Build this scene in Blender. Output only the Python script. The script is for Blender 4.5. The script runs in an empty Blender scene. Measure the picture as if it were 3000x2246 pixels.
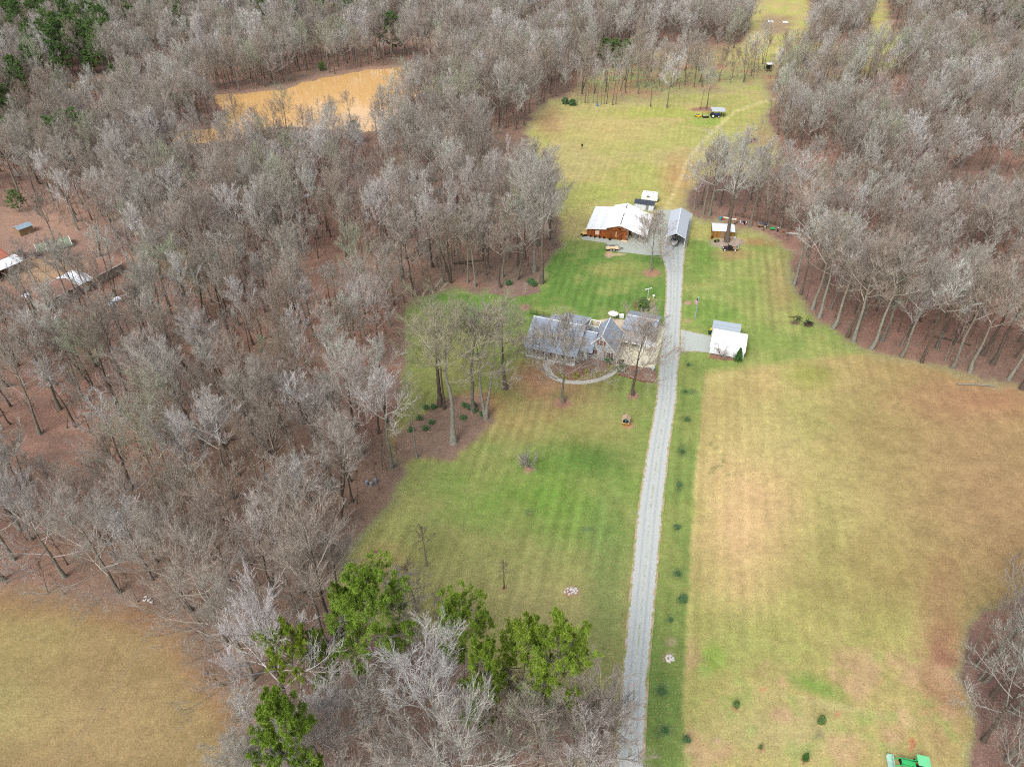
DENOISE = False
import bpy, math, random
import numpy as np
from mathutils import Vector
# ---------------------------------------------------------------- camera, world, sun, exposure
CAM_H = 94.7; PITCH = math.radians(37.5); F = 2081.0; CX, CY = 1500.0, 1123.0
SN, CS = math.sin(PITCH), math.cos(PITCH)
scn = bpy.context.scene
cam_d = bpy.data.cameras.new("camera"); cam = bpy.data.objects.new("camera", cam_d)
scn.collection.objects.link(cam); scn.camera = cam
cam_d.sensor_width = 36.0; cam_d.lens = F / 3000.0 * 36.0; cam_d.clip_start = 0.5; cam_d.clip_end = 6000
cam.location = (0, 0, CAM_H); cam.rotation_euler = (math.radians(90) - PITCH, 0, 0)
wd = bpy.data.worlds.new("World"); scn.world = wd; wd.use_nodes = True
nt = wd.node_tree; nt.nodes.clear()
sky = nt.nodes.new('ShaderNodeTexSky'); sky.sky_type = 'NISHITA'; sky.sun_disc = False
SUN_EL, SUN_AZ = math.radians(48), math.radians(215)
sky.sun_elevation = SUN_EL; sky.sun_rotation = SUN_AZ; sky.air_density = 1.0; sky.dust_density = 4.0; sky.ozone_density = 1.0
hs = nt.nodes.new('ShaderNodeHueSaturation'); hs.inputs['Saturation'].default_value = 0.30; hs.inputs['Value'].default_value = 1.0
bg = nt.nodes.new('ShaderNodeBackground'); bg.inputs[1].default_value = 0.15
wo = nt.nodes.new('ShaderNodeOutputWorld')
nt.links.new(sky.outputs[0], hs.inputs['Color']); nt.links.new(hs.outputs[0], bg.inputs[0]); nt.links.new(bg.outputs[0], wo.inputs[0])
sd = bpy.data.lights.new("sun", 'SUN'); sd.energy = 0.9; sd.angle = math.radians(20); sd.color = (1.0, 0.965, 0.91)
sun = bpy.data.objects.new("sun", sd); scn.collection.objects.link(sun)
# direction towards the sun: azimuth measured like the sky texture
sdir = Vector((math.sin(SUN_AZ) * math.cos(SUN_EL), math.cos(SUN_AZ) * math.cos(SUN_EL), math.sin(SUN_EL)))
sun.rotation_euler = sdir.to_track_quat('Z', 'Y').to_euler()
scn.view_settings.view_transform = 'Standard'; scn.view_settings.look = 'None'
scn.view_settings.exposure = 0.92; scn.view_settings.gamma = 1.0; scn.view_settings.use_curve_mapping = False
scn.render.engine = 'CYCLES'
scn.cycles.max_bounces = 5; scn.cycles.diffuse_bounces = 2; scn.cycles.glossy_bounces = 2; scn.cycles.transparent_max_bounces = 4
scn.cycles.use_denoising = DENOISE
scn.cycles.use_adaptive_sampling = True; scn.cycles.adaptive_threshold = 0.01
scn.cycles.pixel_filter_type = 'BLACKMAN_HARRIS'; scn.cycles.filter_width = 1.1
rng = np.random.default_rng(7); random.seed(7)

# ---------------------------------------------------------------- helpers
def G(px, py, z=0.0):
    """world point at height z seen at photo pixel"""
    u = (px - CX) / F; v = (py - CY) / F
    t = (CAM_H - z) / (SN + v * CS)
    return Vector((t * u, t * (CS - v * SN), z))
def hgt(base, ytop):
    """height of a vertical whose base stands at world point base and whose top shows at pixel row ytop"""
    v = (ytop - CY) / F
    return CAM_H - base[1] * (SN + v * CS) / (CS - v * SN)
def proj(X, Y, Z=0.0):
    D = CAM_H - Z
    z = Y * CS + D * SN
    return CX + F * X / z, CY + F * (D * CS - Y * SN) / z
def sl(c):
    c = c / 255.0
    return c / 12.92 if c <= 0.04045 else ((c + 0.055) / 1.055) ** 2.4
ALB = 0.74
def C(r, g, b, k=1.0):
    return (sl(r) * ALB * k, sl(g) * ALB * k, sl(b) * ALB * k)
COL = scn.collection
def tag(o, label=None, cat=None, group=None, kind=None):
    if label: o['label'] = label
    if cat: o['category'] = cat
    if group: o['group'] = group
    if kind: o['kind'] = kind
    return o
def empty(name, loc, rz=0.0, label=None, cat=None, group=None, scale=1.0):
    o = bpy.data.objects.new(name, None); COL.objects.link(o); o.location = loc; o.rotation_euler = (0, 0, rz)
    o.scale = (scale,) * 3; o.empty_display_size = 0.3
    return tag(o, label, cat, group)
def mesh_obj(name, verts, faces, mat=None, parent=None, smooth=False):
    me = bpy.data.meshes.new(name)
    me.from_pydata([tuple(v) for v in verts], [], [tuple(f) for f in faces]); me.update()
    if smooth: me.shade_smooth()
    o = bpy.data.objects.new(name, me); COL.objects.link(o)
    if mat: me.materials.append(mat)
    if parent: o.parent = parent
    return o
def np_mesh(name, V, quads=None, tris=None, mat=None, smooth=False):
    me = bpy.data.meshes.new(name)
    nq = 0 if quads is None else len(quads); ntr = 0 if tris is None else len(tris)
    me.vertices.add(len(V)); me.vertices.foreach_set('co', np.asarray(V, np.float32).ravel())
    li = []
    if nq: li.append(np.asarray(quads, np.int32).ravel())
    if ntr: li.append(np.asarray(tris, np.int32).ravel())
    li = np.concatenate(li)
    me.loops.add(len(li)); me.loops.foreach_set('vertex_index', li)
    me.polygons.add(nq + ntr)
    st = np.concatenate([np.arange(nq) * 4, nq * 4 + np.arange(ntr) * 3]).astype(np.int32)
    me.polygons.foreach_set('loop_start', st)
    me.update(calc_edges=True)
    if smooth: me.shade_smooth()
    if mat: me.materials.append(mat)
    return me
def link(name, me, parent=None):
    o = bpy.data.objects.new(name, me); COL.objects.link(o)
    if parent: o.parent = parent
    return o

class MB:
    """collects boxes, bars and prisms into one mesh"""
    def __init__(s): s.v = []; s.f = []
    def add(s, vs, fs):
        n = len(s.v); s.v += [tuple(v) for v in vs]; s.f += [tuple(i + n for i in f) for f in fs]; return s
    def box(s, x0, y0, z0, x1, y1, z1):
        return s.add([(x0,y0,z0),(x1,y0,z0),(x1,y1,z0),(x0,y1,z0),(x0,y0,z1),(x1,y0,z1),(x1,y1,z1),(x0,y1,z1)],
                     [(0,3,2,1),(4,5,6,7),(0,1,5,4),(1,2,6,5),(2,3,7,6),(3,0,4,7)])
    def bar(s, a, b, w=0.05, h=None):
        h = h or w; a = Vector(a); b = Vector(b); d = (b - a)
        if d.length < 1e-6: return s
        d.normalize(); up = Vector((0,0,1)) if abs(d.z) < 0.95 else Vector((0,1,0))
        sx = d.cross(up).normalized() * (w / 2); sy = sx.cross(d).normalized() * (h / 2)
        vs = [p + q for p in (a, b) for q in (-sx - sy, sx - sy, sx + sy, -sx + sy)]
        return s.add(vs, [(3,2,1,0),(4,5,6,7),(0,1,5,4),(1,2,6,5),(2,3,7,6),(3,0,4,7)])
    def tube(s, pts, rad, n=8, caps=True):
        rings = []
        for i, p in enumerate(pts):
            p = Vector(p); a = Vector(pts[max(i-1,0)]); b = Vector(pts[min(i+1,len(pts)-1)]); d = (b - a).normalized()
            up = Vector((0,0,1)) if abs(d.z) < 0.9 else Vector((1,0,0))
            x = d.cross(up).normalized(); y = x.cross(d)
            r = rad[i] if hasattr(rad, '__len__') else rad
            rings.append([p + (x * math.cos(2*math.pi*k/n) + y * math.sin(2*math.pi*k/n)) * r for k in range(n)])
        vs = [v for r in rings for v in r]; fs = []
        for i in range(len(pts) - 1):
            for k in range(n): fs.append((i*n+k, i*n+(k+1)%n, (i+1)*n+(k+1)%n, (i+1)*n+k))
        if caps: fs.append(tuple(range(n-1,-1,-1))); fs.append(tuple(range((len(pts)-1)*n, len(pts)*n)))
        return s.add(vs, fs)
    def cyl(s, x, y, z0, z1, r, n=14, r1=None):
        return s.tube([(x,y,z0),(x,y,z1)], [r, r if r1 is None else r1], n)
    def wheel(s, c, r, w, axis='y', n=18):
        ax = Vector((0,1,0)) if axis == 'y' else Vector((1,0,0)); c = Vector(c)
        return s.tube([c - ax*w/2, c - ax*w*0.38, c + ax*w*0.38, c + ax*w/2], [r*0.88, r, r, r*0.88], n)
    def slab(s, a, b, c, d, t):
        """thick quad: top corners a b c d (ccw seen from above), thickness t downwards"""
        vs = [Vector(p) for p in (a,b,c,d)]; lo = [p - Vector((0,0,t)) for p in vs]
        return s.add(vs + lo, [(0,1,2,3),(7,6,5,4),(0,4,5,1),(1,5,6,2),(2,6,7,3),(3,7,4,0)])
    def poly(s, pts, y0, y1):
        """prism of an xz outline extruded from y0 to y1"""
        n = len(pts)
        vs = [(x, y0, z) for x, z in pts] + [(x, y1, z) for x, z in pts]
        fs = [tuple(range(n)), tuple(range(2*n-1, n-1, -1))] + [(i, i+n, (i+1)%n+n, (i+1)%n) for i in range(n)]
        return s.add(vs, fs)
    def build(s, name, mat, parent=None, smooth=False, bevel=0.0):
        import bmesh
        o = mesh_obj(name, s.v, s.f, mat, parent)
        bm = bmesh.new(); bm.from_mesh(o.data); bmesh.ops.recalc_face_normals(bm, faces=bm.faces)
        if bevel > 0:
            bmesh.ops.bevel(bm, geom=[e for e in bm.edges], offset=bevel, segments=2, affect='EDGES', clamp_overlap=True)
        bm.to_mesh(o.data); bm.free()
        if smooth: o.data.shade_smooth()
        return o
def copy_tree(o, parent=None):
    c = o.copy(); COL.objects.link(c); c.parent = parent
    for ch in list(o.children): copy_tree(ch, c)
    return c
_nz = np.random.default_rng(99).random((256, 256))
def vnoise(x, y, scale, off=0.0):
    x = x / scale + off * 17.3; y = y / scale + off * 9.1
    xi = np.floor(x).astype(int); yi = np.floor(y).astype(int); fx = x - xi; fy = y - yi
    fx = fx*fx*(3-2*fx); fy = fy*fy*(3-2*fy)
    a = _nz[xi % 256, yi % 256]; b = _nz[(xi+1) % 256, yi % 256]; c = _nz[xi % 256, (yi+1) % 256]; d = _nz[(xi+1) % 256, (yi+1) % 256]
    return (a*(1-fx) + b*fx)*(1-fy) + (c*(1-fx) + d*fx)*fy
def fbm(x, y, scale, off=0.0, octv=4):
    s = 0; amp = 0.5; tot = 0
    for o in range(octv):
        s = s + amp * vnoise(x, y, scale / 2**o, off + o); tot += amp; amp *= 0.55
    return s / tot
def sdf(poly, X, Y):
    """signed distance (negative inside) of points to a polygon"""
    P = np.asarray(poly, float); d = np.full(X.shape, 1e18); ins = np.zeros(X.shape, bool)
    for i in range(len(P)):
        x0, y0 = P[i-1]; x1, y1 = P[i]
        ex, ey = x1-x0, y1-y0; L = ex*ex + ey*ey + 1e-9
        t = np.clip(((X-x0)*ex + (Y-y0)*ey) / L, 0, 1)
        d = np.minimum(d, (X-x0-t*ex)**2 + (Y-y0-t*ey)**2)
        c = ((y0 > Y) != (y1 > Y)) & (X < (x1-x0)*(Y-y0)/((y1-y0) if y1 != y0 else 1e-9) + x0)
        ins ^= c
    d = np.sqrt(d); return np.where(ins, -d, d)

# ---------------------------------------------------------------- materials
MATS = {}
def mat(name, col, rough=0.7, noise=None, spec=0.3, metal=0.0, bump=0.0, bscale=20.0, alt=None, coord='Object'):
    """plain procedural material; noise=(scale, strength) varies the colour"""
    if name in MATS: return MATS[name]
    m = bpy.data.materials.new(name); m.use_nodes = True; n = m.node_tree.nodes; l = m.node_tree.links
    b = n['Principled BSDF']; b.inputs['Base Color'].default_value = (*col, 1); b.inputs['Roughness'].default_value = rough
    b.inputs['Metallic'].default_value = metal; b.inputs['Specular IOR Level'].default_value = spec
    tc = n.new('ShaderNodeTexCoord')
    if noise:
        t = n.new('ShaderNodeTexNoise'); t.inputs['Scale'].default_value = noise[0]; t.inputs['Detail'].default_value = 5; t.inputs['Roughness'].default_value = 0.65
        l.new(tc.outputs[coord], t.inputs['Vector'])
        r = n.new('ShaderNodeMapRange'); r.inputs[1].default_value = 0.3; r.inputs[2].default_value = 0.7; l.new(t.outputs[0], r.inputs[0])
        mx = n.new('ShaderNodeMix'); mx.data_type = 'RGBA'; l.new(r.outputs[0], mx.inputs[0])
        k = noise[1]
        c2 = alt if alt else tuple(min(1, c*(1+k)) for c in col); c1 = col if alt else tuple(c*(1-k) for c in col)
        mx.inputs[6].default_value = (*c1, 1); mx.inputs[7].default_value = (*c2, 1); l.new(mx.outputs[2], b.inputs['Base Color'])
    if bump:
        t = n.new('ShaderNodeTexNoise'); t.inputs['Scale'].default_value = bscale; t.inputs['Detail'].default_value = 4; l.new(tc.outputs[coord], t.inputs['Vector'])
        bp = n.new('ShaderNodeBump'); bp.inputs['Strength'].default_value = bump; bp.inputs['Distance'].default_value = 0.05
        l.new(t.outputs[0], bp.inputs['Height']); l.new(bp.outputs[0], b.inputs['Normal'])
    MATS[name] = m; return m
def striped(name, c1, c2, axis, period, rough=0.7, width=0.12, noise=0.15, nscale=3.0, spec=0.3, metal=0.0):
    """material with thin seam lines at a period along one object axis (siding, planks, sheet seams, shingle rows)"""
    if name in MATS: return MATS[name]
    m = bpy.data.materials.new(name); m.use_nodes = True; n = m.node_tree.nodes; l = m.node_tree.links
    b = n['Principled BSDF']; b.inputs['Roughness'].default_value = rough; b.inputs['Specular IOR Level'].default_value = spec; b.inputs['Metallic'].default_value = metal
    tc = n.new('ShaderNodeTexCoord'); sp = n.new('ShaderNodeSeparateXYZ'); l.new(tc.outputs['Object'], sp.inputs[0])
    a = n.new('ShaderNodeMath'); a.operation = 'DIVIDE'; l.new(sp.outputs['XYZ'.index(axis)], a.inputs[0]); a.inputs[1].default_value = period
    fr = n.new('ShaderNodeMath'); fr.operation = 'FRACT'; l.new(a.outputs[0], fr.inputs[0])
    lt = n.new('ShaderNodeMath'); lt.operation = 'LESS_THAN'; l.new(fr.outputs[0], lt.inputs[0]); lt.inputs[1].default_value = width
    fl = n.new('ShaderNodeMath'); fl.operation = 'FLOOR'; l.new(a.outputs[0], fl.inputs[0])
    wn = n.new('ShaderNodeTexWhiteNoise'); wn.noise_dimensions = '1D'; l.new(fl.outputs[0], wn.inputs['W'])
    t = n.new('ShaderNodeTexNoise'); t.inputs['Scale'].default_value = nscale; t.inputs['Detail'].default_value = 6; t.inputs['Roughness'].default_value = 0.7
    l.new(tc.outputs['Object'], t.inputs['Vector'])
    ad = n.new('ShaderNodeMath'); ad.operation = 'ADD'; l.new(wn.outputs['Value'], ad.inputs[0]); l.new(t.outputs[0], ad.inputs[1])
    mr = n.new('ShaderNodeMapRange'); l.new(ad.outputs[0], mr.inputs[0]); mr.inputs[1].default_value = 0.4; mr.inputs[2].default_value = 1.6
    mr.inputs[3].default_value = 1 - noise; mr.inputs[4].default_value = 1 + noise
    mx = n.new('ShaderNodeMix'); mx.data_type = 'RGBA'; l.new(lt.outputs[0], mx.inputs[0]); mx.inputs[6].default_value = (*c1, 1); mx.inputs[7].default_value = (*c2, 1)
    vm = n.new('ShaderNodeVectorMath'); vm.operation = 'SCALE'; l.new(mx.outputs[2], vm.inputs[0]); l.new(mr.outputs[0], vm.inputs['Scale'])
    l.new(vm.outputs[0], b.inputs['Base Color']); MATS[name] = m; return m
# ---------------------------------------------------------------- areas, outlined at ground level
OPEN = [(1560,440),(1545,380),(1570,330),(1620,297),(1750,290),(1900,287),(2030,274),(2150,257),(2230,240),(2262,300),(2240,345),(2262,400),(2290,470),
 (2200,510),(2060,520),(2010,560),(2015,640),(2230,690),(2310,740),(2318,830),(2350,890),(2400,945),(2490,1000),(2560,1045),(2700,1075),(2900,1115),(3100,1180),
 (3500,1300),(3500,1640),(3000,1720),(2860,1790),(2800,1950),(2840,2100),(2830,2500),(1800,2500),(1800,2110),(1740,2050),(1500,2050),(1430,1960),(1240,1860),
 (1115,1830),(1011,1760),(990,1700),(1023,1606),(1105,1530),(1158,1456),(1195,1385),(1150,1330),(1145,1290),(1160,1200),(1190,1100),(1190,900),(1340,835),
 (1400,862),(1450,850),(1560,840),(1610,780),(1650,690),(1640,620),(1600,520)]
FIELD_BL = [(-600,1700),(0,1735),(200,1765),(400,1795),(530,1840),(620,1990),(700,2110),(742,2246),(760,2700),(-600,2700)]
POND = [(630,275),(830,262),(900,235),(1000,216),(1060,203),(1150,196),(1262,196),(1290,215),(1270,255),(1180,300),(1155,340),(1112,378),(1060,388),(960,376),
 (880,372),(790,372),(720,405),(600,420),(500,415),(520,385),(640,370),(670,330),(630,300)]
POND = [(POND[i-1][0]+(q[0]-POND[i-1][0])*t+(5*math.sin(i*7.3+t*19) if t else 0), POND[i-1][1]+(q[1]-POND[i-1][1])*t+(2.6*math.sin(i*5.1+t*23) if t else 0)) for i, q in enumerate(POND) for t in (0, .2, .4, .6, .8)]
CREEK = [(120,262),(190,246),(230,226),(300,232),(325,240),(318,256),(250,268),(160,278)]
CLEAR_FAR = [(2215,-60),(2340,-60),(2385,40),(2360,110),(2330,165),(2230,185),(2130,175),(2200,90)]
TRAIL_FAR = [(2520,-60),(2590,-60),(2600,60),(2650,120),(2620,160),(2540,165),(2530,140),(2550,70)]
YARD_L = [(-300,560),(60,560),(160,600),(230,700),(360,720),(420,790),(300,850),(60,900),(-300,940)]
SPARSE = [(1860,150),(2100,140),(2330,120),(2560,140),(2650,150),(2640,200),(2420,240),(2260,250),(2150,256),(1900,288),(1640,297),(1700,240)]

gx = np.concatenate([-np.geomspace(1, 26, 90)[::-1]*42, np.linspace(-41.2, 115, 240), 115 + np.geomspace(1, 30, 80)*28 - 27])
gx = np.sort(gx)
gy = np.concatenate([np.linspace(-60, 30, 25)[:-1], np.linspace(30, 200, 290)[:-1], np.linspace(200, 420, 200)[:-1], np.geomspace(420, 2600, 150)])
GXX, GYY = np.meshgrid(gx, gy, indexing='ij')
nX, nY = GXX.shape
GPX, GPY = proj(GXX, np.maximum(GYY, 5.0))
w1 = fbm(GXX, GYY, 9, 1); w2 = fbm(GXX, GYY, 9, 2)
dist = np.maximum(GYY, 40) / 100.0
WPX = GPX + (w1 - .5) * 46 / dist; WPY = GPY + (w2 - .5) * 36 / dist
CB = np.zeros(GXX.shape + (3,))
LEAFW = np.ones(GXX.shape); STR = np.zeros(GXX.shape)
NB = fbm(GXX, GYY, 30, 5); NM = fbm(GXX, GYY, 6, 6); NS = fbm(GXX, GYY, 2.2, 8, 3); NL = fbm(GXX, GYY, 60, 9, 2)
def put(mask, col):
    m = np.clip(mask, 0, 1)[..., None]; global CB; CB = CB * (1 - m) + np.asarray(col) * m
def area(poly, feather=8, warp=True, nz=0.0):
    s = sdf(poly, WPX if warp else GPX, WPY if warp else GPY)
    if nz: s = s + (NM - .5) * nz + (NS - .5) * nz * .5
    return np.clip(0.5 - s / feather, 0, 1)
def blob(cx, cy, rx, ry, soft=0.6, nz=0.5, ang=0.0):
    c, s = math.cos(ang), math.sin(ang); dx = GPX - cx; dy = GPY - cy
    r = np.sqrt(((dx*c + dy*s)/rx)**2 + ((-dx*s + dy*c)/ry)**2) + (NM - .5) * nz + (NS - .5) * nz * .5
    return np.clip((1 - r) / soft, 0, 1)
def lin(v, a, b): return np.clip((v - a) / (b - a), 0, 1)
# leaf litter under the woods
put(np.ones_like(GXX), C(150, 108, 88)); put(lin(NB, .42, .6) * .8, C(176, 122, 92)); put(lin(NM, .52, .7) * .5, C(120, 96, 84))
put(lin(NL, .55, .65) * .4, C(130, 112, 84))
put(blob(100, 640, 330, 130, .8), C(176, 128, 98)); put(blob(330, 1180, 80, 50, .8), C(188, 128, 84)); put(blob(950, 640, 330, 130) * .5, C(172, 116, 88))
put(blob(120, 790, 160, 60) * .6, C(178, 146, 88)); put(blob(2750, 900, 500, 220) * .7, C(170, 112, 88)); put(blob(600, 780, 120, 90) * .5, C(150, 132, 82))
# grass under the thin belt and far clearings
gs = area(SPARSE, 24); put(gs, C(168, 152, 100)); put(gs * lin(NB, .45, .6) * .8, C(158, 164, 96)); put(gs * lin(NM, .5, .62) * .6, C(178, 128, 98))
LEAFW *= 1 - gs * .5
for P_ in (CLEAR_FAR, TRAIL_FAR):
    a = area(P_, 14); put(a, C(186, 172, 118)); put(a * lin(NM, .45, .6) * .7, C(172, 178, 100)); LEAFW *= 1 - a
put(blob(2272, 72, 70, 40, .5), C(160, 140, 112)); put(blob(2575, 120, 60, 40) * .6, C(120, 165, 70))
# the open property
op = area(OPEN, 30, nz=40); LEAFW *= 1 - op * .75
S0 = CB.copy()
put(op, C(150, 150, 88))
# --- pasture
pa = op * lin(GPY, 760, 690)
put(pa, C(180, 168, 108)); put(pa * lin(NB, .44, .58) * .9, C(170, 170, 94)); put(pa * blob(1850, 560, 180, 110) * .7, C(164, 170, 84))
put(pa * blob(1790, 380, 200, 60) * .6, C(194, 172, 112)); put(pa * blob(1950, 330, 260, 26) * .75, C(164, 172, 76)); put(pa * blob(2060, 355, 90, 22) * .8, C(140, 165, 66))
put(pa * blob(1990, 520, 70, 90, .8) * .75, C(186, 144, 96)); put(pa * blob(1610, 360, 60, 60) * .6, C(168, 128, 96)); put(pa * lin(NM, .55, .7) * .35, C(192, 166, 108))
put(pa * blob(2110, 345, 60, 20) * .4, C(150, 170, 70))
put(op * blob(2170, 455, 120, 60, .8) * .7, C(160, 150, 92)); put(op*blob(2240, 400, 60, 60, .8) * .6, C(162, 124, 98))
# --- lawn left of the driveway
la = op * lin(GPY, 690, 730) * lin(GPX, 2010, 1995)
put(la, C(128, 146, 74)); put(la * lin(NM, .42, .62) * .7, C(150, 152, 88)); put(la * lin(GPY, 1250, 1000) * .85, C(94, 134, 56)); put(la * lin(GPY, 1250, 1000) * lin(NM, .5, .65) * .6, C(146, 156, 84))
put(la * blob(1800, 790, 110, 30) * .6, C(160, 156, 88)); put(la * lin(GPY, 900, 1000) * lin(GPX, 1700, 1560) * .5, C(140, 140, 84))
put(la * blob(1640, 1140, 210, 120, .9) * .95, C(170, 134, 98)); put(la * blob(1560, 1100, 90, 70, .9) * .8, C(172, 126, 98)); put(la * blob(1500, 1235, 160, 70, .8) * .7, C(168, 142, 92)); put(la * blob(1760, 1230, 130, 80, .8) * .5, C(158, 146, 90))
put(la * blob(1690, 1290, 220, 90, .9) * .6, C(150, 140, 82)); put(la * blob(1650, 1345, 190, 80, .9) * .75, C(92, 128, 54)); put(la * blob(1740, 1350, 110, 60, .8) * .75, C(74, 108, 48))
put(la * blob(1640, 1160, 50, 25, .8) * .55, C(98, 104, 60)); put(la * blob(1590, 1450, 360, 160, .9) * .85, C(104, 142, 50)); put(la * blob(1300, 1420, 130, 60, .9) * .6, C(110, 138, 64))
put(la * lin(GPY, 1560, 1720) * .92, C(162, 156, 96)); put(la * blob(1560, 1830, 260, 130, .9) * .6, C(174, 164, 108)); put(la * blob(1120, 1640, 110, 90, .9) * .8, C(168, 146, 96))
put(la * blob(1780, 1700, 90, 380, .7, .3) * .6, C(110, 136, 72)); put(la * blob(1550, 1500, 25, 16) * .6, C(88, 108, 72)); put(la * blob(1720, 1550, 30, 12) * .6, C(88, 108, 72))
put(la * blob(1330, 1080, 150, 150, .9) * .6, C(142, 138, 80)); put(la * blob(1250, 960, 160, 60, .9) * .6, C(134, 134, 84))
put(la * lin(GPX, 1190, 1140) * lin(GPY, 1520, 1300) * .8, C(150, 116, 88))
# --- leaf islands
def island(poly, col, f=6): 
    a = area(poly, f, nz=26); put(a, col); global LEAFW; LEAFW = np.maximum(LEAFW, a)
island([(1180,1260),(1150,1330),(1190,1380),(1215,1343),(1330,1345),(1390,1290),(1450,1235),(1440,1180),(1400,1150),(1280,1180)], C(146, 112, 90), 22)
put(blob(1420, 1180, 90, 50, .8) * .8, C(176, 126, 92))
island([(1430,850),(1440,820),(1520,815),(1590,830),(1582,860),(1510,868)], C(152, 116, 96))
put(blob(1370, 825, 70, 30), C(166, 116, 90)); put(blob(1550, 740, 70, 30) * .7, C(166, 118, 92)); put(blob(1610, 665, 40, 16) * .8, C(188, 150, 110))
# --- right lawn near the sheds
ra = op * lin(GPX, 1985, 2005) * lin(GPY, 690, 710) 
put(ra, C(134, 152, 76)); put(ra * lin(NM, .45, .62) * .7, C(158, 162, 92)); put(ra * blob(2060, 760, 70, 70, .8) * .7, C(98, 140, 50)); put(ra * blob(2080, 920, 120, 90) * .5, C(104, 148, 56))
put(ra * blob(2290, 830, 80, 150, .8) * .8, C(168, 146, 98)); put(ra * blob(2210, 700, 160, 26, .8) * .8, C(180, 128, 96)); put(ra * blob(2150, 745, 80, 26, .8) * .7, C(172, 132, 96))
# --- big right field
fi = op * lin(GPX, 1985, 2005) * lin(GPY + (GPX - 2000) * .12, 1085, 1110)
put(fi, C(180, 166, 104)); put(fi * lin(NB, .44, .58) * .75, C(160, 158, 88)); put(fi * blob(2580, 1250, 330, 130, .9) * .75, C(142, 140, 78)); put(fi * blob(2850, 1480, 560, 360, .9) * .8, C(160, 144, 92)); put(fi * lin(NM, .5, .66) * .22, C(168, 136, 96))
put(fi * blob(2380, 1100, 110, 50, .8) * .8, C(146, 152, 72)); put(fi * blob(2240, 1120, 60, 70, .8) * .5, C(190, 160, 108))
put(fi * blob(2190, 1520, 210, 330, .9) * .95, C(210, 176, 126)); put(fi * blob(2240, 1300, 160, 120, .9) * .5, C(184, 174, 110)); put(fi * blob(2650, 1690, 420, 160, .9) * .7, C(158, 138, 86))
put(fi * blob(2900, 1170, 330, 80, .9) * .85, C(180, 128, 96)); put(fi * lin(GPX - (GPY - 1500) * .45, 2500, 2900) * .7, C(162, 126, 92))
put(fi * blob(2760, 1950, 110, 320, .9) * .85, C(164, 114, 94)); put(fi * blob(2180, 1880, 190, 120, .9) * .7, C(158, 162, 90)); put(fi * blob(2080, 1930, 60, 60) * .6, C(120, 160, 52))
put(fi * blob(2390, 2010, 130, 36, .9, .9, .35) * .75, C(112, 152, 60)); put(fi * blob(2300, 2140, 330, 110, .8) * .75, C(182, 168, 114)); put(fi * blob(2460, 2070, 300, 14, .8, .6, .2) * .5, C(192, 180, 126))
put(fi * lin(NS, .58, .72) * lin(GPY, 1850, 1950) * .5, C(126, 152, 76)); put(fi * lin(NM, .6, .7) * lin(GPY, 1850, 1950) * .6, C(196, 158, 124))
put(fi * blob(2200, 960, 60, 120, .8) * .5, C(130, 158, 70))
# green strip beside the driveway and mown line
xr = np.interp(GPY, [960, 1087, 1500, 1970, 2246, 2600], [1990, 1984, 1937, 1887, 1878, 1850]); xs = np.interp(GPY, [1050, 1500, 2000, 2300], [2066, 2030, 2000, 2005])
st = op * (GPY > 1055) * lin(GPX, xr - 6, xr + 2) * lin(GPX, xs + 4 + (NM-.5)*14, xs - 4 + (NM-.5)*14)
put(st, C(124, 144, 72)); put(st * lin(NM, .45, .62) * .5, C(152, 156, 84)); put(st * lin(GPY, 1750, 1900) * .5, C(92, 122, 56))
for (a, b, r1, r2) in ((2012,1228,22,18),(1998,1322,17,24),(1990,1420,12,20),(1983,1544,22,17),(1985,1680,26,20),(2000,1752,22,24),(1965,1815,18,18),(1940,2020,30,26),(1950,2140,34,26),(2010,2165,28,26),(2018,1070,14,9),(2022,1148,38,12),(2007,885,10,5),(2005,1145,10,6)):
    put(blob(a, b, r1, r2, .55, .9) * .7, C(84, 106, 66))
put(blob(1965, 1880, 26, 20, .7) * .8, C(170, 150, 120)); put(blob(1962, 1915, 24, 14) * .7, C(176, 164, 120))
# ring-shaped green worm of darker grass in the field
for (a, b) in ((2080,1300),(2100,1312),(2118,1330),(2120,1350),(2108,1364),(2090,1372),(2082,1384),(2130,1392),(2150,1387),(2390,1286)):
    put(blob(a, b, 9, 6, .6) * .6, C(108, 128, 74))
# mulch rings, bare clay patches
for (cx, cy, rx, ry, c) in ((1650,1180,32,17,(172,116,92)),(1854,1159,24,15,(176,124,98)),(1907,800,36,17,(182,124,92)),(1548,1374,19,15,(176,124,98)),(1476,1724,10,7,(186,116,90)),
      (1673,1733,30,19,(196,140,104)),(1957,1924,18,13,(190,150,116)),(2016,940,12,7,(198,140,104)),(2016,887,14,7,(200,146,116)),(2155,2072,9,8,(190,104,70)),(2674,2174,15,13,(206,104,66)),
      (2087,2050,10,7,(206,144,104)),(2100,2168,10,8,(208,160,128)),(2357,2222,14,14,(196,120,80)),(1539,900,18,11,(170,116,98)),(1710,1215,0.1,0.1,(0,0,0)),(1840,1246,21,13,(186,128,92)),
      (1995,1300,3,3,(160,140,100)),(2226,2193,10,5,(190,120,84)),(2330,945,20,8,(106,80,68)),(2368,950,20,10,(84,62,54)),(2150,985,16,5,(186,140,104)),(2402,2150,22,16,(150,140,86)),
      (1880,895,25,24,(150,98,80)),(1100,1620,9,6,(120,90,80)),(2190,412,36,12,(146,116,104)),(1785,745,16,12,(206,160,120)),(1812,745,30,5,(200,176,116)),(2060,320,55,10,(170,116,88)),
      (1580,1012,30,26,(176,110,78)),(2130,710,60,22,(178,152,134))):
    gm_ = (c[0]+c[1]+c[2])/3; put(blob(cx, cy, rx, ry, .4, .55), C(*[gm_+(v_-gm_)*.72 for v_ in c]))
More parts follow.
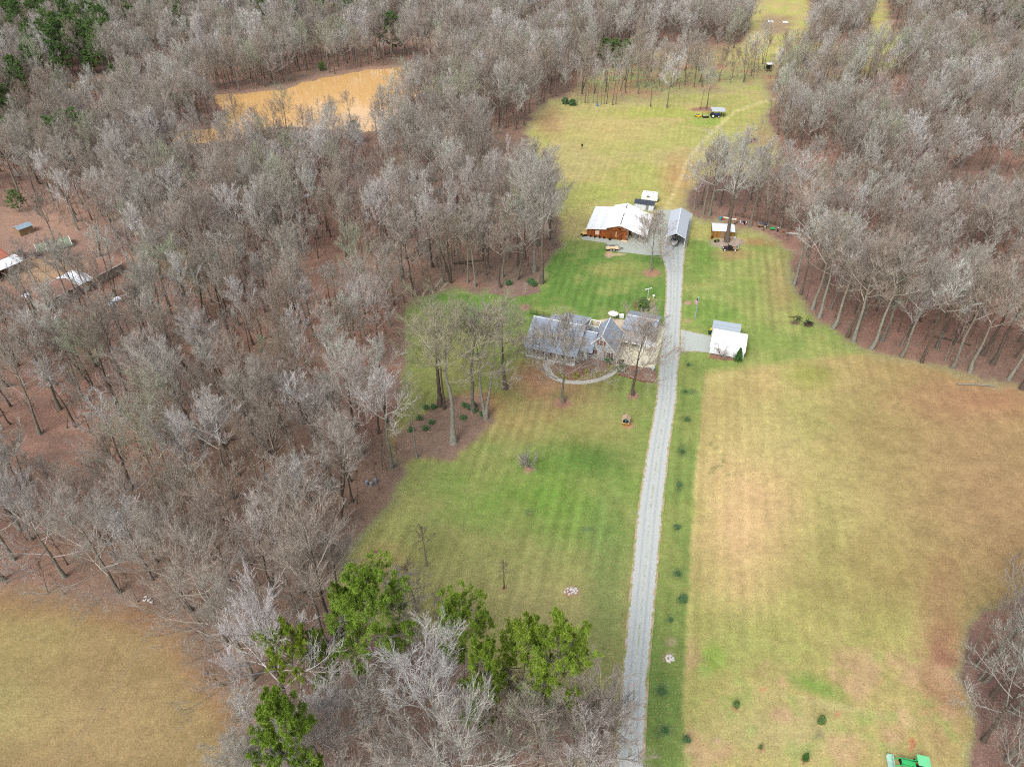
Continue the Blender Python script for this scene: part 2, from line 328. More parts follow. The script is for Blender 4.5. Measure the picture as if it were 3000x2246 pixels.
for i in range(26):
    x = rng.uniform(2080, 2700); y = rng.uniform(1850, 2230); put(blob(x, y, rng.uniform(3, 7), rng.uniform(2, 5), .5) * .8, C(200, 128, 98))
# path of worn wheel tracks in the pasture
trk = [(1945,620),(1985,545),(2010,480),(2045,430),(2100,375),(2150,330),(2230,300),(2330,275),(2420,255)]
for i in range(len(trk) - 1):
    for t in np.linspace(0, 1, 7)[:-1]:
        x = trk[i][0] + (trk[i+1][0]-trk[i][0])*t; y = trk[i][1] + (trk[i+1][1]-trk[i][1])*t; k = 95/ max(40, 0.35*(y+474)/2.6)
        put(blob(x, y, 9, 7, .6, .3) * .6, C(214, 196, 140))
# --- bottom-left field
bl = area(FIELD_BL, 60, nz=60); LEAFW *= 1 - bl * .5
put(bl, C(156, 132, 82)); put(bl * lin(NB, .45, .6) * .7, C(156, 140, 80)); put(bl * blob(0, 2080, 260, 130, .9) * .8, C(158, 146, 84)); put(bl * blob(260, 2120, 330, 140, .9) * .6, C(172, 146, 92))
put(bl * lin(sdf(FIELD_BL, WPX, WPY), -90, 0) * .85, C(150, 106, 76))
# ponds: muddy banks
for P_ in (POND, CREEK):
    s = sdf(P_, WPX, WPY); put(np.clip(1 - s / 14, 0, 1) * .8, C(176, 132, 96))
# overall small-scale value variation
CB *= (0.80 + 0.40 * NS)[..., None]
lum = (CB * np.array([.3, .59, .11])).sum(-1, keepdims=True); CB = lum + (CB - lum) * (1.04 - .40*np.clip(LEAFW, 0, 1))[..., None]; CB *= (1 - .13*np.clip(LEAFW, 0, 1)*(1-lin(-sdf(YARD_L, GPX, GPY), -20, 20)))[..., None]  # litter outside the left yard darkened, painting in shade between the trees
STR = np.clip(op * (1 - LEAFW * .8), 0, 1) * (1 - .55*lin(GPX, 2000, 2080)*lin(GPY, 900, 1000)) * (1 - .5*lin(GPY, 760, 690)) * (1 - .6*lin(GPX, 2500, 2800))
VV = np.stack([GXX, GYY, np.zeros_like(GXX)], -1)
pz = np.clip(-sdf(POND, GPX, GPY) / 6, 0, 1) + np.clip(-sdf(CREEK, GPX, GPY) / 6, 0, 1)
VV[..., 2] = (NB - .5) * 0.5 * lin(GYY, 250, 330) - pz * 1.5
idx = np.arange(nX * nY).reshape(nX, nY)
quads = np.stack([idx[:-1, :-1], idx[1:, :-1], idx[1:, 1:], idx[:-1, 1:]], -1).reshape(-1, 4)
gm = np_mesh("ground", VV.reshape(-1, 3), quads=quads, smooth=True)
ca = gm.attributes.new("Col", 'FLOAT_COLOR', 'POINT'); ca.data.foreach_set('color', np.concatenate([CB, LEAFW[..., None]], -1).reshape(-1).astype(np.float32))
sa = gm.attributes.new("mow", 'FLOAT', 'POINT'); sa.data.foreach_set('value', STR.reshape(-1).astype(np.float32))

def ground_mat():
    m = bpy.data.materials.new("ground_cover"); m.use_nodes = True; n = m.node_tree.nodes; l = m.node_tree.links; b = n['Principled BSDF']
    b.inputs['Roughness'].default_value = 0.95; b.inputs['Specular IOR Level'].default_value = 0.1
    at = n.new('ShaderNodeAttribute'); at.attribute_name = "Col"; mw = n.new('ShaderNodeAttribute'); mw.attribute_name = "mow"
    tc = n.new('ShaderNodeTexCoord')
    def noise(sc, det=4, vec=None, rough=.6):
        t = n.new('ShaderNodeTexNoise'); t.inputs['Scale'].default_value = sc; t.inputs['Detail'].default_value = det; t.inputs['Roughness'].default_value = rough
        l.new(vec or tc.outputs['Object'], t.inputs['Vector']); return t
    def mr(sock, a, b_, c, d):
        r = n.new('ShaderNodeMapRange'); l.new(sock, r.inputs[0])
        for i, v in enumerate((a, b_, c, d)): r.inputs[i+1].default_value = v
        return r.outputs[0]
    def math_(op, a, b_):
        q = n.new('ShaderNodeMath'); q.operation = op
        for i, v in enumerate((a, b_)):
            if hasattr(v, 'links'): l.new(v, q.inputs[i])
            else: q.inputs[i].default_value = v
        return q.outputs[0]
    def mix(fac, c1, c2, bt='MIX'):
        x = n.new('ShaderNodeMix'); x.data_type = 'RGBA'; x.blend_type = bt
        for s_, v in ((0, fac), (6, c1), (7, c2)):
            if hasattr(v, 'links'): l.new(v, x.inputs[s_])
            else: x.inputs[s_].default_value = v if s_ == 0 else (*v, 1)
        return x.outputs[2]
    # fine tonal grain
    g1 = mr(noise(3.4, 3, rough=.8).outputs[0], .3, .7, .70, 1.30); g2 = mr(noise(.9, 4).outputs[0], .3, .7, .86, 1.14)
    val = math_('MULTIPLY', g1, g2)
    # mowing lines: run along y, soft, broken up by noise
    sp = n.new('ShaderNodeSeparateXYZ'); l.new(tc.outputs['Object'], sp.inputs[0])
    wob = math_('MULTIPLY', math_('SUBTRACT', noise(.06, 2).outputs[0], .5), 1.2)
    xx = math_('ADD', math_('ADD', sp.outputs[0], math_('MULTIPLY', sp.outputs[1], -.236)), wob)
    sn = math_('SINE', math_('MULTIPLY', xx, 2*math.pi/2.3), 0); amp = mr(noise(.035, 3).outputs[0], .40, .60, .01, .15)
    sn2 = math_('SINE', math_('MULTIPLY', xx, 2*math.pi/5.1), 0)
    ms = math_('ADD', 1.0, math_('MULTIPLY', math_('MULTIPLY', math_('ADD', sn, math_('MULTIPLY', sn2, .5)), amp), mw.outputs['Fac']))
    val = math_('MULTIPLY', val, ms)
    sc = n.new('ShaderNodeVectorMath'); sc.operation = 'SCALE'; l.new(at.outputs['Color'], sc.inputs[0]); l.new(val, sc.inputs['Scale'])
    # individual leaves, more of them where litter lies
    vo = n.new('ShaderNodeTexVoronoi'); vo.inputs['Scale'].default_value = 3.6; l.new(tc.outputs['Object'], vo.inputs['Vector'])
    sc2 = n.new('ShaderNodeSeparateColor'); l.new(vo.outputs['Color'], sc2.inputs[0])
    th = mr(at.outputs['Alpha'], 0, 1, .93, .60)
    lf = math_('MULTIPLY', math_('GREATER_THAN', sc2.outputs[0], th), math_('LESS_THAN', vo.outputs['Distance'], .36))
    lc = mix(sc2.outputs[1], C(120, 74, 56), C(204, 166, 134))
    c = mix(math_('MULTIPLY', lf, .55), sc.outputs[0], lc)
    # tufts of greener and drier grass
    tf = mr(noise(1.7, 4, rough=.75).outputs[0], .52, .66, 0, .38)
    tfm = math_('MULTIPLY', tf, mw.outputs['Fac'])
    c = mix(tfm, c, C(104, 136, 60))
    tf2 = math_('MULTIPLY', mr(noise(2.6, 4, rough=.8).outputs[0], .56, .68, 0, .4), mw.outputs['Fac'])
    c = mix(tf2, c, C(206, 190, 138))
    l.new(c, b.inputs['Base Color'])
    bp = n.new('ShaderNodeBump'); bp.inputs['Strength'].default_value = .5; bp.inputs['Distance'].default_value = .12
    l.new(noise(5, 3).outputs[0], bp.inputs['Height']); l.new(bp.outputs[0], b.inputs['Normal'])
    return m
gm.materials.append(ground_mat())
ground = link("ground", gm); tag(ground, kind='structure')

# ---------------------------------------------------------------- gravel, concrete, water sheets
def sheet(name, poly_px, mat_, z=0.03, world=False, sub=None):
    pts = [(p[0], p[1]) if world else tuple(G(p[0], p[1], 0))[:2] for p in poly_px]
    o = mesh_obj(name, [(x, y, z) for x, y in pts], [tuple(range(len(pts)))], mat_)
    import bmesh
    bm = bmesh.new(); bm.from_mesh(o.data); bmesh.ops.recalc_face_normals(bm, faces=bm.faces)
    for f in bm.faces:
        if f.normal.z < 0: f.normal_flip()
    bmesh.ops.triangulate(bm, faces=bm.faces); bm.to_mesh(o.data); bm.free()
    tag(o, kind='structure'); return o
def strip_mat(name, base, dark, edgecol, tracks=True):
    m = bpy.data.materials.new(name); m.use_nodes = True; n = m.node_tree.nodes; l = m.node_tree.links; b = n['Principled BSDF']
    b.inputs['Roughness'].default_value = .95; b.inputs['Specular IOR Level'].default_value = .15
    at = n.new('ShaderNodeAttribute'); at.attribute_name = "across"; tc = n.new('ShaderNodeTexCoord')
    def noise(sc, det=4):
        t = n.new('ShaderNodeTexNoise'); t.inputs['Scale'].default_value = sc; t.inputs['Detail'].default_value = det; t.inputs['Roughness'].default_value = .7; l.new(tc.outputs['Object'], t.inputs['Vector']); return t.outputs[0]
    def M(op, a, b_=0):
        q = n.new('ShaderNodeMath'); q.operation = op
        for i, v in enumerate((a, b_)):
            if hasattr(v, 'links'): l.new(v, q.inputs[i])
            else: q.inputs[i].default_value = v
        return q.outputs[0]
    def mr(s, a, b_, c, d):
        r = n.new('ShaderNodeMapRange'); l.new(s, r.inputs[0])
        for i, v in enumerate((a, b_, c, d)): r.inputs[i+1].default_value = v
        return r.outputs[0]
    def mix(f, a, b_):
        x = n.new('ShaderNodeMix'); x.data_type = 'RGBA'
        for s_, v in ((0, f), (6, a), (7, b_)):
            if hasattr(v, 'links'): l.new(v, x.inputs[s_])
            else: x.inputs[s_].default_value = v if s_ == 0 else (*v, 1)
        return x.outputs[2]
    u = at.outputs['Fac']                                   # metres from the centre line, sign kept / half width at 1
    au = M('ABSOLUTE', u)
    c = mix(mr(noise(6, 5), .35, .65, 0, 1), tuple(x*.80 for x in base), tuple(min(1, x*1.12) for x in base))
    if tracks:
        tr = M('SUBTRACT', 1.0, M('MINIMUM', M('DIVIDE', M('ABSOLUTE', M('SUBTRACT', au, .42)), .17), 1.0))
        c = mix(M('MULTIPLY', tr, mr(noise(.7, 4), .3, .7, .35, 1.0)), c, dark)
        ct = M('SUBTRACT', 1.0, M('MINIMUM', M('DIVIDE', au, .16), 1.0))
        c = mix(M('MULTIPLY', ct, mr(noise(.6, 5), .46, .62, 0, .7)), c, C(140, 150, 110))
    e = mr(M('ADD', au, M('MULTIPLY', M('SUBTRACT', noise(1.3, 5), .5), .85)), .90, 1.0, 0, 1)
    c = mix(e, c, mix(mr(noise(.55, 4), .42, .6, 0, 1), mix(mr(noise(4, 3), .4, .6, 0, 1), edgecol, tuple(x*.75 for x in edgecol)), C(140, 146, 84)))
    l.new(c, b.inputs['Base Color']); return m
def ribbon(name, rows, m, z, half_extra=0.0, ncol=9, step=1.5):
    """rows: (left px, right px) pairs, both (x, y) photo pixels"""
    L = [G(*a) for a, b_ in rows]; R = [G(*b_) for a, b_ in rows]
    LL, RR = [], []
    for i in range(len(L) - 1):
        k = max(1, int(((L[i+1]-L[i]).length) / step))
        for t in range(k): LL.append(L[i].lerp(L[i+1], t/k)); RR.append(R[i].lerp(R[i+1], t/k))
    LL.append(L[-1]); RR.append(R[-1]); V = []; A = []
    for a, b_ in zip(LL, RR):
        for c in range(ncol):
            s = -1 + 2*c/(ncol-1); s2 = s * (1 + half_extra*2/max((b_-a).length, .1)); p = (a+b_)/2 + (b_-a)/2 * s2; V.append((p.x, p.y, z)); A.append(s2)
    Fc = [(r*ncol+c, r*ncol+c+1, (r+1)*ncol+c+1, (r+1)*ncol+c) for r in range(len(LL)-1) for c in range(ncol-1)]
    o = mesh_obj(name, V, Fc, m); o.data.attributes.new("across", 'FLOAT', 'POINT').data.foreach_set('value', np.asarray(A, np.float32)); tag(o, kind='structure')
    import bmesh
    bm = bmesh.new(); bm.from_mesh(o.data)
    for f in bm.faces:
        if f.normal.z < 0: f.normal_flip()
    bm.to_mesh(o.data); bm.free(); return o
GRAV = C(192, 196, 192); EDGE = C(196, 174, 146)
m_drive = strip_mat("gravel_drive", GRAV, C(164, 172, 176), EDGE)
ribbon("driveway", [((1770,2700),(1862,2700)),((1802,2246),(1882,2246)),((1827,1970),(1897,1970)),((1870,1500),(1939,1500)),((1898,1320),(1957,1320)),((1925,1170),(1980,1170)),((1931,1087),(1984,1087)),((1936,1030),(1991,1030)),
  ((1946,960),(1992,960)),((1952,870),(1997,870)),((1953,800),(2000,800)),((1946,765),(2003,765)),((1935,735),(2006,735)),((1933,700),(2008,700))], m_drive, .045, .28)
m_grav = strip_mat("gravel_plain", C(188, 194, 188), C(160, 170, 178), EDGE, tracks=False)
ribbon("gravel_spur", [((1988,962),(1984,1030)),((2030,972),(2030,1030)),((2086,985),(2080,1034))], m_grav, .032, .1)
def plain_gravel(name, col):
    return mat(name, col, .95, (4.0, .16), .15, bump=.3, bscale=8)
m_ap = plain_gravel("gravel_apron", C(176, 182, 172))
sheet("gravel_yard", [(1703,697),(1722,688),(1776,700),(1838,706),(1920,640),(1925,617),(1960,614),(2000,620),(2030,625),(2009,735),(1935,748),(1900,748),(1850,742),(1812,738),(1784,728),(1776,712),(1706,702)], m_ap, .018)
m_conc = mat("concrete_slab", C(222, 216, 190), .85, (1.2, .10), .2)
sheet("concrete_pad", [(1925,952),(1949,958),(1936,1010),(1918,1078),(1882,1076),(1850,1070),(1806,1064),(1800,1040),(1822,985),(1830,965)], m_conc, .05)
m_patio = mat("patio_concrete", C(206, 190, 168), .85, (1.5, .12), .2)
sheet("patio", [(1738,940),(1790,932),(1812,934),(1832,938),(1826,962),(1815,980),(1740,965)], m_patio, .022)
m_walk = mat("walkway_concrete", C(196, 192, 182), .85, (1.5, .12), .2)
wc = [(455,1095),(478,1180),(520,1270),(590,1350),(700,1420),(850,1462),(1000,1475),(1180,1478),(1400,1448),(1580,1398),(1730,1325),(1830,1240),(1890,1160),(1925,1080),(1950,1020)]
wc = [(1530 + x*.1492, 900 + y*.1492) for x, y in wc]
def path_strip(name, px, w, m, z):
    P_ = [G(*p) for p in px]; V = []; 
    for i, p in enumerate(P_):
        d = (P_[min(i+1, len(P_)-1)] - P_[max(i-1, 0)]).normalized(); s = Vector((-d.y, d.x, 0)) * (w[i] if hasattr(w, '__len__') else w) / 2
        V += [(p.x-s.x, p.y-s.y, z), (p.x+s.x, p.y+s.y, z)]
    o = mesh_obj(name, V, [(2*i+1, 2*i, 2*i+2, 2*i+3) for i in range(len(P_)-1)], m); tag(o, kind='structure')
    import bmesh
    bm = bmesh.new(); bm.from_mesh(o.data)
    for f in bm.faces:
        if f.normal.z < 0: f.normal_flip()
    bm.to_mesh(o.data); bm.free(); return o
path_strip("walkway", wc, [1.5,1.5,1.5,1.45,1.35,1.3,1.3,1.3,1.3,1.2,1.2,1.2,1.2,1.4,1.5], m_walk, .05)
m_mulch = mat("mulch", C(150, 118, 102), .95, (3.5, .3), .1, bump=.5, bscale=9)
sheet("mulch_bed", [(1530+x*.1492, 900+y*.1492) for x, y in [(480,1040),(1030,1050),(1270,960),(1800,1040),(1860,1120),(1800,1230),(1700,1310),(1560,1370),(1390,1420),(1180,1448),(1000,1446),(850,1432),(720,1390),(620,1320),(550,1240),(505,1150)]], m_mulch, .028)
sheet("mulch_bed", [(1806,1066),(1918,1080),(1925,1095),(1920,1118),(1880,1116),(1840,1104),(1811,1096),(1808,1080)], m_mulch, .028)
sheet("mulch_bed", [(2078,1040),(2090,1032),(2165,1044),(2172,1056),(2130,1056),(2080,1050)], mat("red_mulch", C(140, 110, 92), .95, (4, .3), .1), .028)
m_water = bpy.data.materials.new("muddy_water"); m_water.use_nodes = True
_n = m_water.node_tree.nodes; _b = _n['Principled BSDF']; _b.inputs['Base Color'].default_value = (*C(222, 176, 112), 1); _b.inputs['Roughness'].default_value = .04; _b.inputs['IOR'].default_value = 1.5
_t = _n.new('ShaderNodeTexNoise'); _t.inputs['Scale'].default_value = .5; _bp = _n.new('ShaderNodeBump'); _bp.inputs['Strength'].default_value = .12; _bp.inputs['Distance'].default_value = .1
_tc = _n.new('ShaderNodeTexCoord'); m_water.node_tree.links.new(_tc.outputs['Object'], _t.inputs['Vector']); m_water.node_tree.links.new(_t.outputs[0], _bp.inputs['Height']); m_water.node_tree.links.new(_bp.outputs[0], _b.inputs['Normal'])
sheet("pond", POND, m_water, -.35)
m_cw = mat("creek_water", C(112, 92, 54), .06, None, .5)
sheet("creek", CREEK, m_cw, -.35)
# ---------------------------------------------------------------- trees
def bark_mat(name, thick, tint):
    """bare bark; hue differs a little from tree to tree, never with light"""
    m = bpy.data.materials.new(name); m.use_nodes = True; n = m.node_tree.nodes; l = m.node_tree.links; b = n['Principled BSDF']
    b.inputs['Roughness'].default_value = .9; b.inputs['Specular IOR Level'].default_value = .15
    oi = n.new('ShaderNodeObjectInfo'); cr = n.new('ShaderNodeValToRGB'); cr.color_ramp.interpolation = 'LINEAR'
    e = cr.color_ramp.elements
    for i, (p, c) in enumerate(tint):
        el = e[i] if i < 2 else e.new(p)
        el.position = p; el.color = (*c, 1)
    l.new(oi.outputs['Random'], cr.inputs[0])
    tc = n.new('ShaderNodeTexCoord'); t = n.new('ShaderNodeTexNoise'); t.inputs['Scale'].default_value = 3 if thick else .8; t.inputs['Detail'].default_value = 5; l.new(tc.outputs['Object'], t.inputs['Vector'])
    r = n.new('ShaderNodeMapRange'); r.inputs[1].default_value = .3; r.inputs[2].default_value = .7; r.inputs[3].default_value = .72; r.inputs[4].default_value = 1.25; l.new(t.outputs[0], r.inputs[0])
    v = n.new('ShaderNodeVectorMath'); v.operation = 'SCALE'; l.new(cr.outputs[0], v.inputs[0]); l.new(r.outputs[0], v.inputs['Scale']); l.new(v.outputs[0], b.inputs['Base Color'])
    return m
m_trunk = bark_mat("trunk_bark", True, [(0, C(112,102,92)), (1, C(124,118,106)), (.35, C(94,84,74)), (.7, C(142,140,128))])
m_twig = bark_mat("twig_bark", False, [(0, C(186,176,166)), (1, C(174,168,158)), (.16, C(150,134,118)), (.32, C(196,196,186)), (.5, C(142,128,116)), (.66, C(210,206,202)), (.82, C(166,150,136))])
m_twig_w = bark_mat("pale_twig_bark", False, [(0, C(200,194,192)), (1, C(192,192,188))])
m_twig_g = bark_mat("lichen_twig_bark", False, [(0, C(170,176,150)), (1, C(160,158,138))])

def tubes(P, R, n):
    """P (k,m,3) polylines, R (k,m) radii -> verts, quads"""
    k, m, _ = P.shape
    d = P[:, -1] - P[:, 0]; d /= np.linalg.norm(d, axis=1, keepdims=True) + 1e-9
    up = np.where(np.abs(d[:, 2:3]) < .9, np.array([[0, 0, 1.]]), np.array([[1., 0, 0]]))
    x = np.cross(d, up); x /= np.linalg.norm(x, axis=1, keepdims=True) + 1e-9; y = np.cross(x, d)
    a = np.arange(n) * 2 * np.pi / n
    ring = x[:, None, :] * np.cos(a)[None, :, None] + y[:, None, :] * np.sin(a)[None, :, None]
    V = P[:, :, None, :] + ring[:, None] * R[:, :, None, None]
    base = (np.arange(k) * m * n)[:, None, None]; i = np.arange(m-1)[None, :, None] * n; j = np.arange(n)[None, None, :]; j2 = (j + 1) % n
    Q = np.stack([base+i+j, base+i+j2, base+i+n+j2, base+i+n+j], -1).reshape(-1, 4)
    return V.reshape(-1, 3), Q
def spikes(P0, P1, r):
    """3-sided pyramids for the last twigs"""
    k = len(P0); d = P1 - P0; d /= np.linalg.norm(d, axis=1, keepdims=True) + 1e-9
    up = np.where(np.abs(d[:, 2:3]) < .9, np.array([[0, 0, 1.]]), np.array([[1., 0, 0]]))
    x = np.cross(d, up); x /= np.linalg.norm(x, axis=1, keepdims=True) + 1e-9; y = np.cross(x, d)
    a = np.arange(3) * 2*np.pi/3
    V = np.concatenate([P0[:, None] + (x[:, None]*np.cos(a)[None, :, None] + y[:, None]*np.sin(a)[None, :, None]) * r[:, None, None], P1[:, None]], 1)
    b = (np.arange(k)*4)[:, None]; T = np.stack([np.stack([b[:, 0]+i, b[:, 0]+(i+1) % 3, b[:, 0]+3], -1) for i in range(3)], 1).reshape(-1, 3)
    return V.reshape(-1, 3), T
def unit(v): return v / (np.linalg.norm(v, axis=-1, keepdims=True) + 1e-9)
def poly_at(P, t):
    """P (k,m,3), t (k,c) in 0..1 -> points (k,c,3), directions"""
    m = P.shape[1]; s = t * (m-1); i = np.clip(np.floor(s).astype(int), 0, m-2); f = (s - i)[..., None]
    k = np.arange(len(P))[:, None]; a = P[k, i]; b = P[k, i+1]; return a*(1-f) + b*f, unit(b - a)
def grow(rg, P, R, c, t0, t1, ang, ratio, upw, m, rr, jit=.12, taper=.35, tpow=1.0):
    """children of every polyline in P"""
    k = len(P); t = t0 + (t1-t0) * ((np.arange(c)[None, :] + rg.random((k, c))) / c) ** tpow
    O, D = poly_at(P, t)
    L = np.linalg.norm(P[:, -1]-P[:, 0], axis=1)[:, None] * ratio * (1.15 - .55*t) * rg.uniform(.7, 1.25, (k, c))
    rnd = rg.normal(size=(k, c, 3)); perp = unit(np.cross(D, rnd)); an = ang * rg.uniform(.7, 1.3, (k, c))[..., None]
    d = unit(D*np.cos(an) + perp*np.sin(an)); d[..., 2] += upw; d = unit(d)
    O = O.reshape(-1, 3); d = d.reshape(-1, 3); L = L.reshape(-1)
    r0 = np.repeat(np.interp(.5, [0, 1], [1, 1]) * R.mean(1)[:, None], c, 1).reshape(-1) * rr * rg.uniform(.8, 1.2, k*c)
    out = [O]; cur = O; dd = d
    for s in range(m-1):
        cur = cur + dd * (L/(m-1))[:, None]; out.append(cur)
        dd = unit(dd + rg.normal(size=dd.shape)*jit + np.array([0, 0, upw*.35]))
    PP = np.stack(out, 1); RR = r0[:, None] * np.linspace(1, taper, m)[None]
    return PP, RR
def bare_tree(seed, H=20.0, fork=.42, spread=.34, nl=13, c2=8, c3=8, c4=6, r0=.26, lean=0.0, twr=.008, elev=(.65, 1.25), multi=1, lowlimb=.0):
    rg = np.random.default_rng(seed)
    TP, TR, LP, LR = [], [], [], []
    for q in range(multi):
        m = 9; z = np.linspace(0, H*.84, m); wob = np.cumsum(rg.normal(size=(m, 2))*H*.0045, 0); wob -= wob[0]
        a0 = rg.uniform(0, 6.28); sp_ = (0 if multi == 1 else .16)
        x = wob[:, 0] + z*(lean + sp_*math.cos(a0 + q*6.28/multi)); y = wob[:, 1] + z*sp_*math.sin(a0 + q*6.28/multi)
        P = np.stack([x, y, z], -1)[None]; R = (r0 * (1 - .93*(z/(H*.84))**.85))[None]; R[0, 0] *= 1.45
        TP.append(P); TR.append(R)
        n_ = max(5, nl // multi)
        t = fork + (1.0-fork) * (np.arange(n_) + rg.uniform(0, 1, n_)) / n_
        t = np.minimum(t, .995); 
        O, D = poly_at(P, t[None]); O = O[0]; az = np.arange(n_)*2.4 + rg.uniform(-.5, .5, n_) + seed
        u = (t-fork)/(1-fork); el = elev[0] + (elev[1]-elev[0])*u + rg.uniform(-.15, .15, n_)
        L = H*spread*(1.05 - .45*u)*rg.uniform(.75, 1.15, n_); L[u > .8] *= .9
        d = np.stack([np.cos(az)*np.cos(el), np.sin(az)*np.cos(el), np.sin(el)], -1)
        ml = 6; out = [O]; cur = O; dd = d
        for s in range(ml-1):
            cur = cur + dd*(L/(ml-1))[:, None]; out.append(cur); dd = unit(dd + rg.normal(size=dd.shape)*.10 + np.array([0, 0, .13]))
        lr = np.clip(np.interp(t, [0, 1], [r0*.36, r0*.16]), .025, 1) * rg.uniform(.8, 1.2, n_)
        LP.append(np.stack(out, 1)); LR.append(lr[:, None]*np.linspace(1, .3, ml)[None])
        top = P[:, -4:]; LP.append(np.stack([poly_at(top, np.array([[w]]))[0][0, 0] for w in np.linspace(0, 1, ml)])[None]); LR.append(np.full((1, ml), .05))
    LP = np.concatenate(LP); LR = np.concatenate(LR)
    P2, R2 = grow(rg, LP, LR, c2, .22, 1.0, .60, .50, .20, 5, .5)
    P3, R3 = grow(rg, P2, R2, c3, .15, 1.0, .52, .52, .20, 4, .58)
    R3 = np.maximum(R3, .012)
    P4, R4 = grow(rg, P3, R3, c4, .10, 1.0, .45, .66, .20, 2, .6)
    r4 = np.full(len(P4), twr)
    vt, qt = tubes(np.concatenate(TP), np.concatenate(TR), 8)
    vl, ql = tubes(LP, LR, 5)
    trunk = np_mesh("trunk", vt, quads=qt, mat=m_trunk, smooth=True)
    v2, q2 = tubes(P2, R2, 4); v3, q3 = tubes(P3, R3, 3); v4, t4 = spikes(P4[:, 0], P4[:, 1], r4)
    nl_ = len(vl); V = np.concatenate([vl, v2, v3, v4]); Q = np.concatenate([ql, q2+nl_, q3+len(v2)+nl_]); T = t4 + nl_ + len(v2) + len(v3)
    crown = np_mesh("crown", V, quads=Q, tris=T, mat=m_twig)
    return trunk, crown

def needle_mat(name, cols):
    m = bark_mat(name, False, cols); b = m.node_tree.nodes['Principled BSDF']; b.inputs['Roughness'].default_value = .6; return m
m_pine = needle_mat("pine_needles", [(0, C(150,172,62)), (1, C(120,152,58))])
m_cedar = needle_mat("cedar_needles", [(0, C(92,134,60)), (1, C(78,118,62))])
m_dark = needle_mat("dark_evergreen_leaf", [(0, C(100,130,74)), (1, C(122,150,88))])
m_holly = needle_mat("broad_leaf", [(0, C(96,132,84)), (1, C(106,140,96))])
def tufts(rg, Cn, rad, nb, L, w, droop=0.0):
    """leaf blades: nb thin triangles radiating from each centre"""
    k = len(Cn); d = unit(rg.normal(size=(k, nb, 3)) + np.array([0, 0, .55])); base = Cn[:, None] + d*rad[:, None, None]*rg.uniform(.0, .5, (k, nb, 1))
    ll = L*rg.uniform(.6, 1.2, (k, nb, 1)); tip = base + d*ll; tip[..., 2] -= droop*ll[..., 0]
    s = unit(np.cross(d, rg.normal(size=(k, nb, 3))))*w
    V = np.stack([base-s, base+s, tip], 2).reshape(-1, 3); T = np.arange(k*nb*3).reshape(-1, 3); return V, T
def pine_tree(seed, H=20.0, crown=.45, spread=.24, nl=26, r0=.22, cm=None, nb=40, L=.27):
    rg = np.random.default_rng(seed); m = 9; z = np.linspace(0, H, m); wob = np.cumsum(rg.normal(size=(m, 2))*H*.008, 0); wob -= wob[0]
    P = np.stack([wob[:, 0], wob[:, 1], z], -1)[None]; R = (r0*(1-.93*(z/H)))[None]
    t = (1-crown) + crown*(np.arange(nl)+rg.random(nl))/nl; t = np.minimum(t, .99); O, _ = poly_at(P, t[None]); O = O[0]; az = np.arange(nl)*2.4+rg.uniform(-.4, .4, nl)
    u = (t-(1-crown))/crown; el = .05+.75*u+rg.uniform(-.2, .2, nl); Ln = H*spread*np.sin(np.clip(.55+u*2.3, 0, 3.0))*rg.uniform(.6, 1.15, nl)+.5
    d = np.stack([np.cos(az)*np.cos(el), np.sin(az)*np.cos(el), np.sin(el)], -1); out = [O]; cur = O; dd = d
    for s in range(4):
        cur = cur+dd*(Ln/4)[:, None]; out.append(cur); dd = unit(dd+rg.normal(size=dd.shape)*.12+np.array([0, 0, .12]))
    LP = np.stack(out, 1); LR = np.linspace(.07, .025, 5)[None]*rg.uniform(.7, 1.3, (nl, 1))
    P2, R2 = grow(rg, LP, LR, 7, .35, 1, .8, .42, .12, 3, .6); P3, R3 = grow(rg, P2, R2, 6, .25, 1.0, .75, .6, .15, 2, .6)
    vt, qt = tubes(P, R, 8); vl, ql = tubes(LP, LR, 4); v2, q2 = tubes(P2, R2, 3)
    trunk = np_mesh("trunk", np.concatenate([vt, vl, v2]), quads=np.concatenate([qt, ql+len(vt), q2+len(vt)+len(vl)]), mat=m_trunk, smooth=True)
    Cn = np.concatenate([P3[:, 1], P3[:, 0]*.5+P3[:, 1]*.5, P2[:, 2]]); V, T = tufts(rg, Cn, np.full(len(Cn), .34), nb, L, .026)
    return trunk, np_mesh("crown", V, tris=T, mat=cm or m_pine)
def cone_tree(seed, H=4.5, rb=.28, nc=900, cm=None, L=.28, w=.03, shape='cone', nb=14):
    """dense evergreen: leaf tufts through a cone or a ball"""
    rg = np.random.default_rng(seed); u = rg.random(nc)**(.8 if shape == 'cone' else 1); az = rg.uniform(0, 6.283, nc)
    if shape == 'cone':
        z = H*(.03+.95*u); rr = H*rb*(1-u)**.8*(1+.18*np.sin(az*3+seed)+.12*np.sin(z*5+az*2))*rg.random(nc)**.45
    else:
        z = H*(.08+.9*u); rr = H*rb*np.sqrt(np.clip(1-((u-.45)/.58)**2, 0, 1))*(1+.2*np.sin(az*3+seed))*rg.random(nc)**.4
    Cn = np.stack([rr*np.cos(az), rr*np.sin(az), z], -1); V, T = tufts(rg, Cn, np.full(nc, .1), nb, L, w)
    crown = np_mesh("crown", V, tris=T, mat=cm or m_cedar)
    P = np.array([[[0, 0, 0], [0, 0, H*.5], [0, 0, H*.9]]], float); vt, qt = tubes(P, np.array([[H*.02, H*.014, .01]]), 6)
    return np_mesh("trunk", vt, quads=qt, mat=m_trunk), crown
